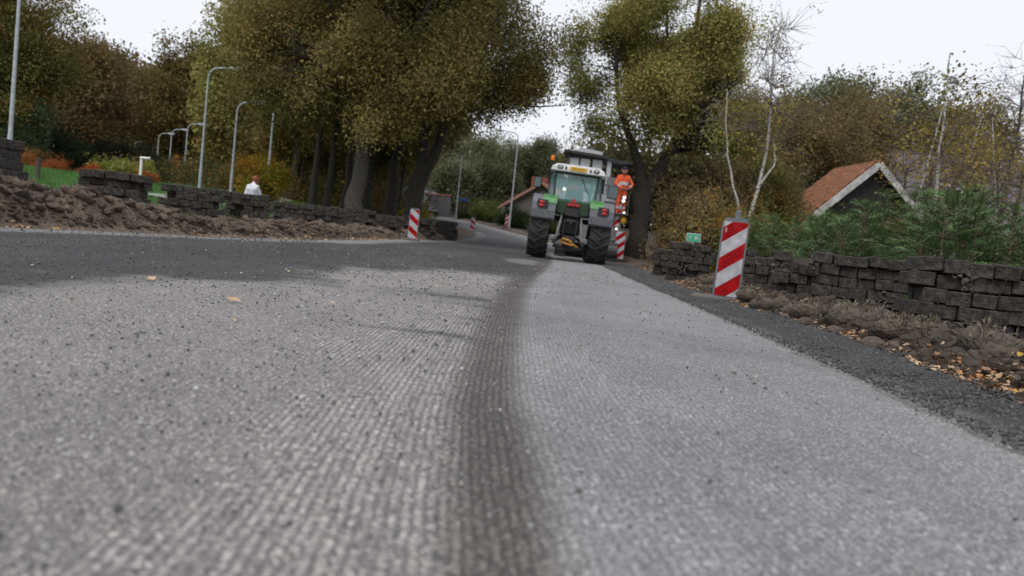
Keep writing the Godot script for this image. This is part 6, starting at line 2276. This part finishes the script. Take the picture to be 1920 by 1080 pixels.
		s.light_size = k[2]
		s.shadow_enabled = true
		s.position = V(k[0], k[1], 0.6)
		s.rotation = V(-0.2, PI, 0)
		o.add_child(s, true)
	b = MB.new()
	b.ball(V(1.24, 1.52, 0.5), V(0.1, 0.16, 0.1), 8, 12)
	b.rod(V(1.2, 1.6, 0.5), V(1.1, 1.75, 0.45), 0.03, 8)
	build("hose_box", b, mat(lin(0.6, 0.36, 0.02), 0.5), o)

func _ready() -> void:
	# camera: knee-high over the road, tipped down 3.5 degrees and rolled 6
	var cam := Camera3D.new()
	cam.name = "camera"
	var at := CameraAttributesPhysical.new()
	at.frustum_focal_length = 33.33
	at.frustum_focus_distance = 5.4
	at.frustum_near = 0.05
	at.frustum_far = 1500.0
	at.exposure_aperture = 2.9
	cam.attributes = at
	cam.keep_aspect = Camera3D.KEEP_HEIGHT
	cam.fov = 39.6
	cam.near = 0.05
	cam.far = 1500.0
	cam.transform = Transform3D(Basis(Vector3.RIGHT, -atan(90.5 / 1500.0)) * Basis(Vector3.BACK, deg_to_rad(6.0)), Vector3(0, 0.45, 0))
	add_child(cam)
	cam.current = true
	# overcast sky
	var sky := ProceduralSkyMaterial.new()
	sky.sky_top_color = srgb(216, 220, 229)
	sky.sky_horizon_color = srgb(221, 224, 231)
	sky.ground_horizon_color = srgb(120, 118, 112)
	sky.ground_bottom_color = srgb(90, 88, 84)
	sky.sky_curve = 0.2
	var e := Environment.new()
	e.background_mode = Environment.BG_SKY
	e.sky = Sky.new()
	e.sky.sky_material = sky
	e.tonemap_mode = Environment.TONE_MAPPER_LINEAR
	e.tonemap_exposure = 1.3
	e.sdfgi_enabled = true
	e.ssao_enabled = true
	e.ssil_enabled = true
	var we := WorldEnvironment.new()
	we.name = "world"
	we.environment = e
	add_child(we)
	var sun := DirectionalLight3D.new()
	sun.name = "sun"
	sun.light_energy = 0.5
	sun.light_color = Color(1.0, 0.98, 0.95)
	sun.light_angular_distance = 25.0
	sun.shadow_enabled = true
	sun.rotation_degrees = Vector3(-58, -25, 0)
	sun.sky_mode = DirectionalLight3D.SKY_MODE_LIGHT_ONLY
	add_child(sun)

	rng.seed = 20241
	nz.seed = 9
	nz.frequency = 0.02
	nz.fractal_octaves = 3
	nz2.seed = 19
	nz2.frequency = 0.03
	nz2.fractal_octaves = 3
	M.cloth = mat(Color.WHITE, 0.85, 0.0, true)
	make_ground()
	make_road()
	make_houses()
	make_trees()
	make_furniture()
	make_stacks()
	make_tractor()
	make_machine()
	make_people()
	make_firs()
	make_grass()
	make_clods()
	make_sods()
	make_gravel()
	make_leaves()
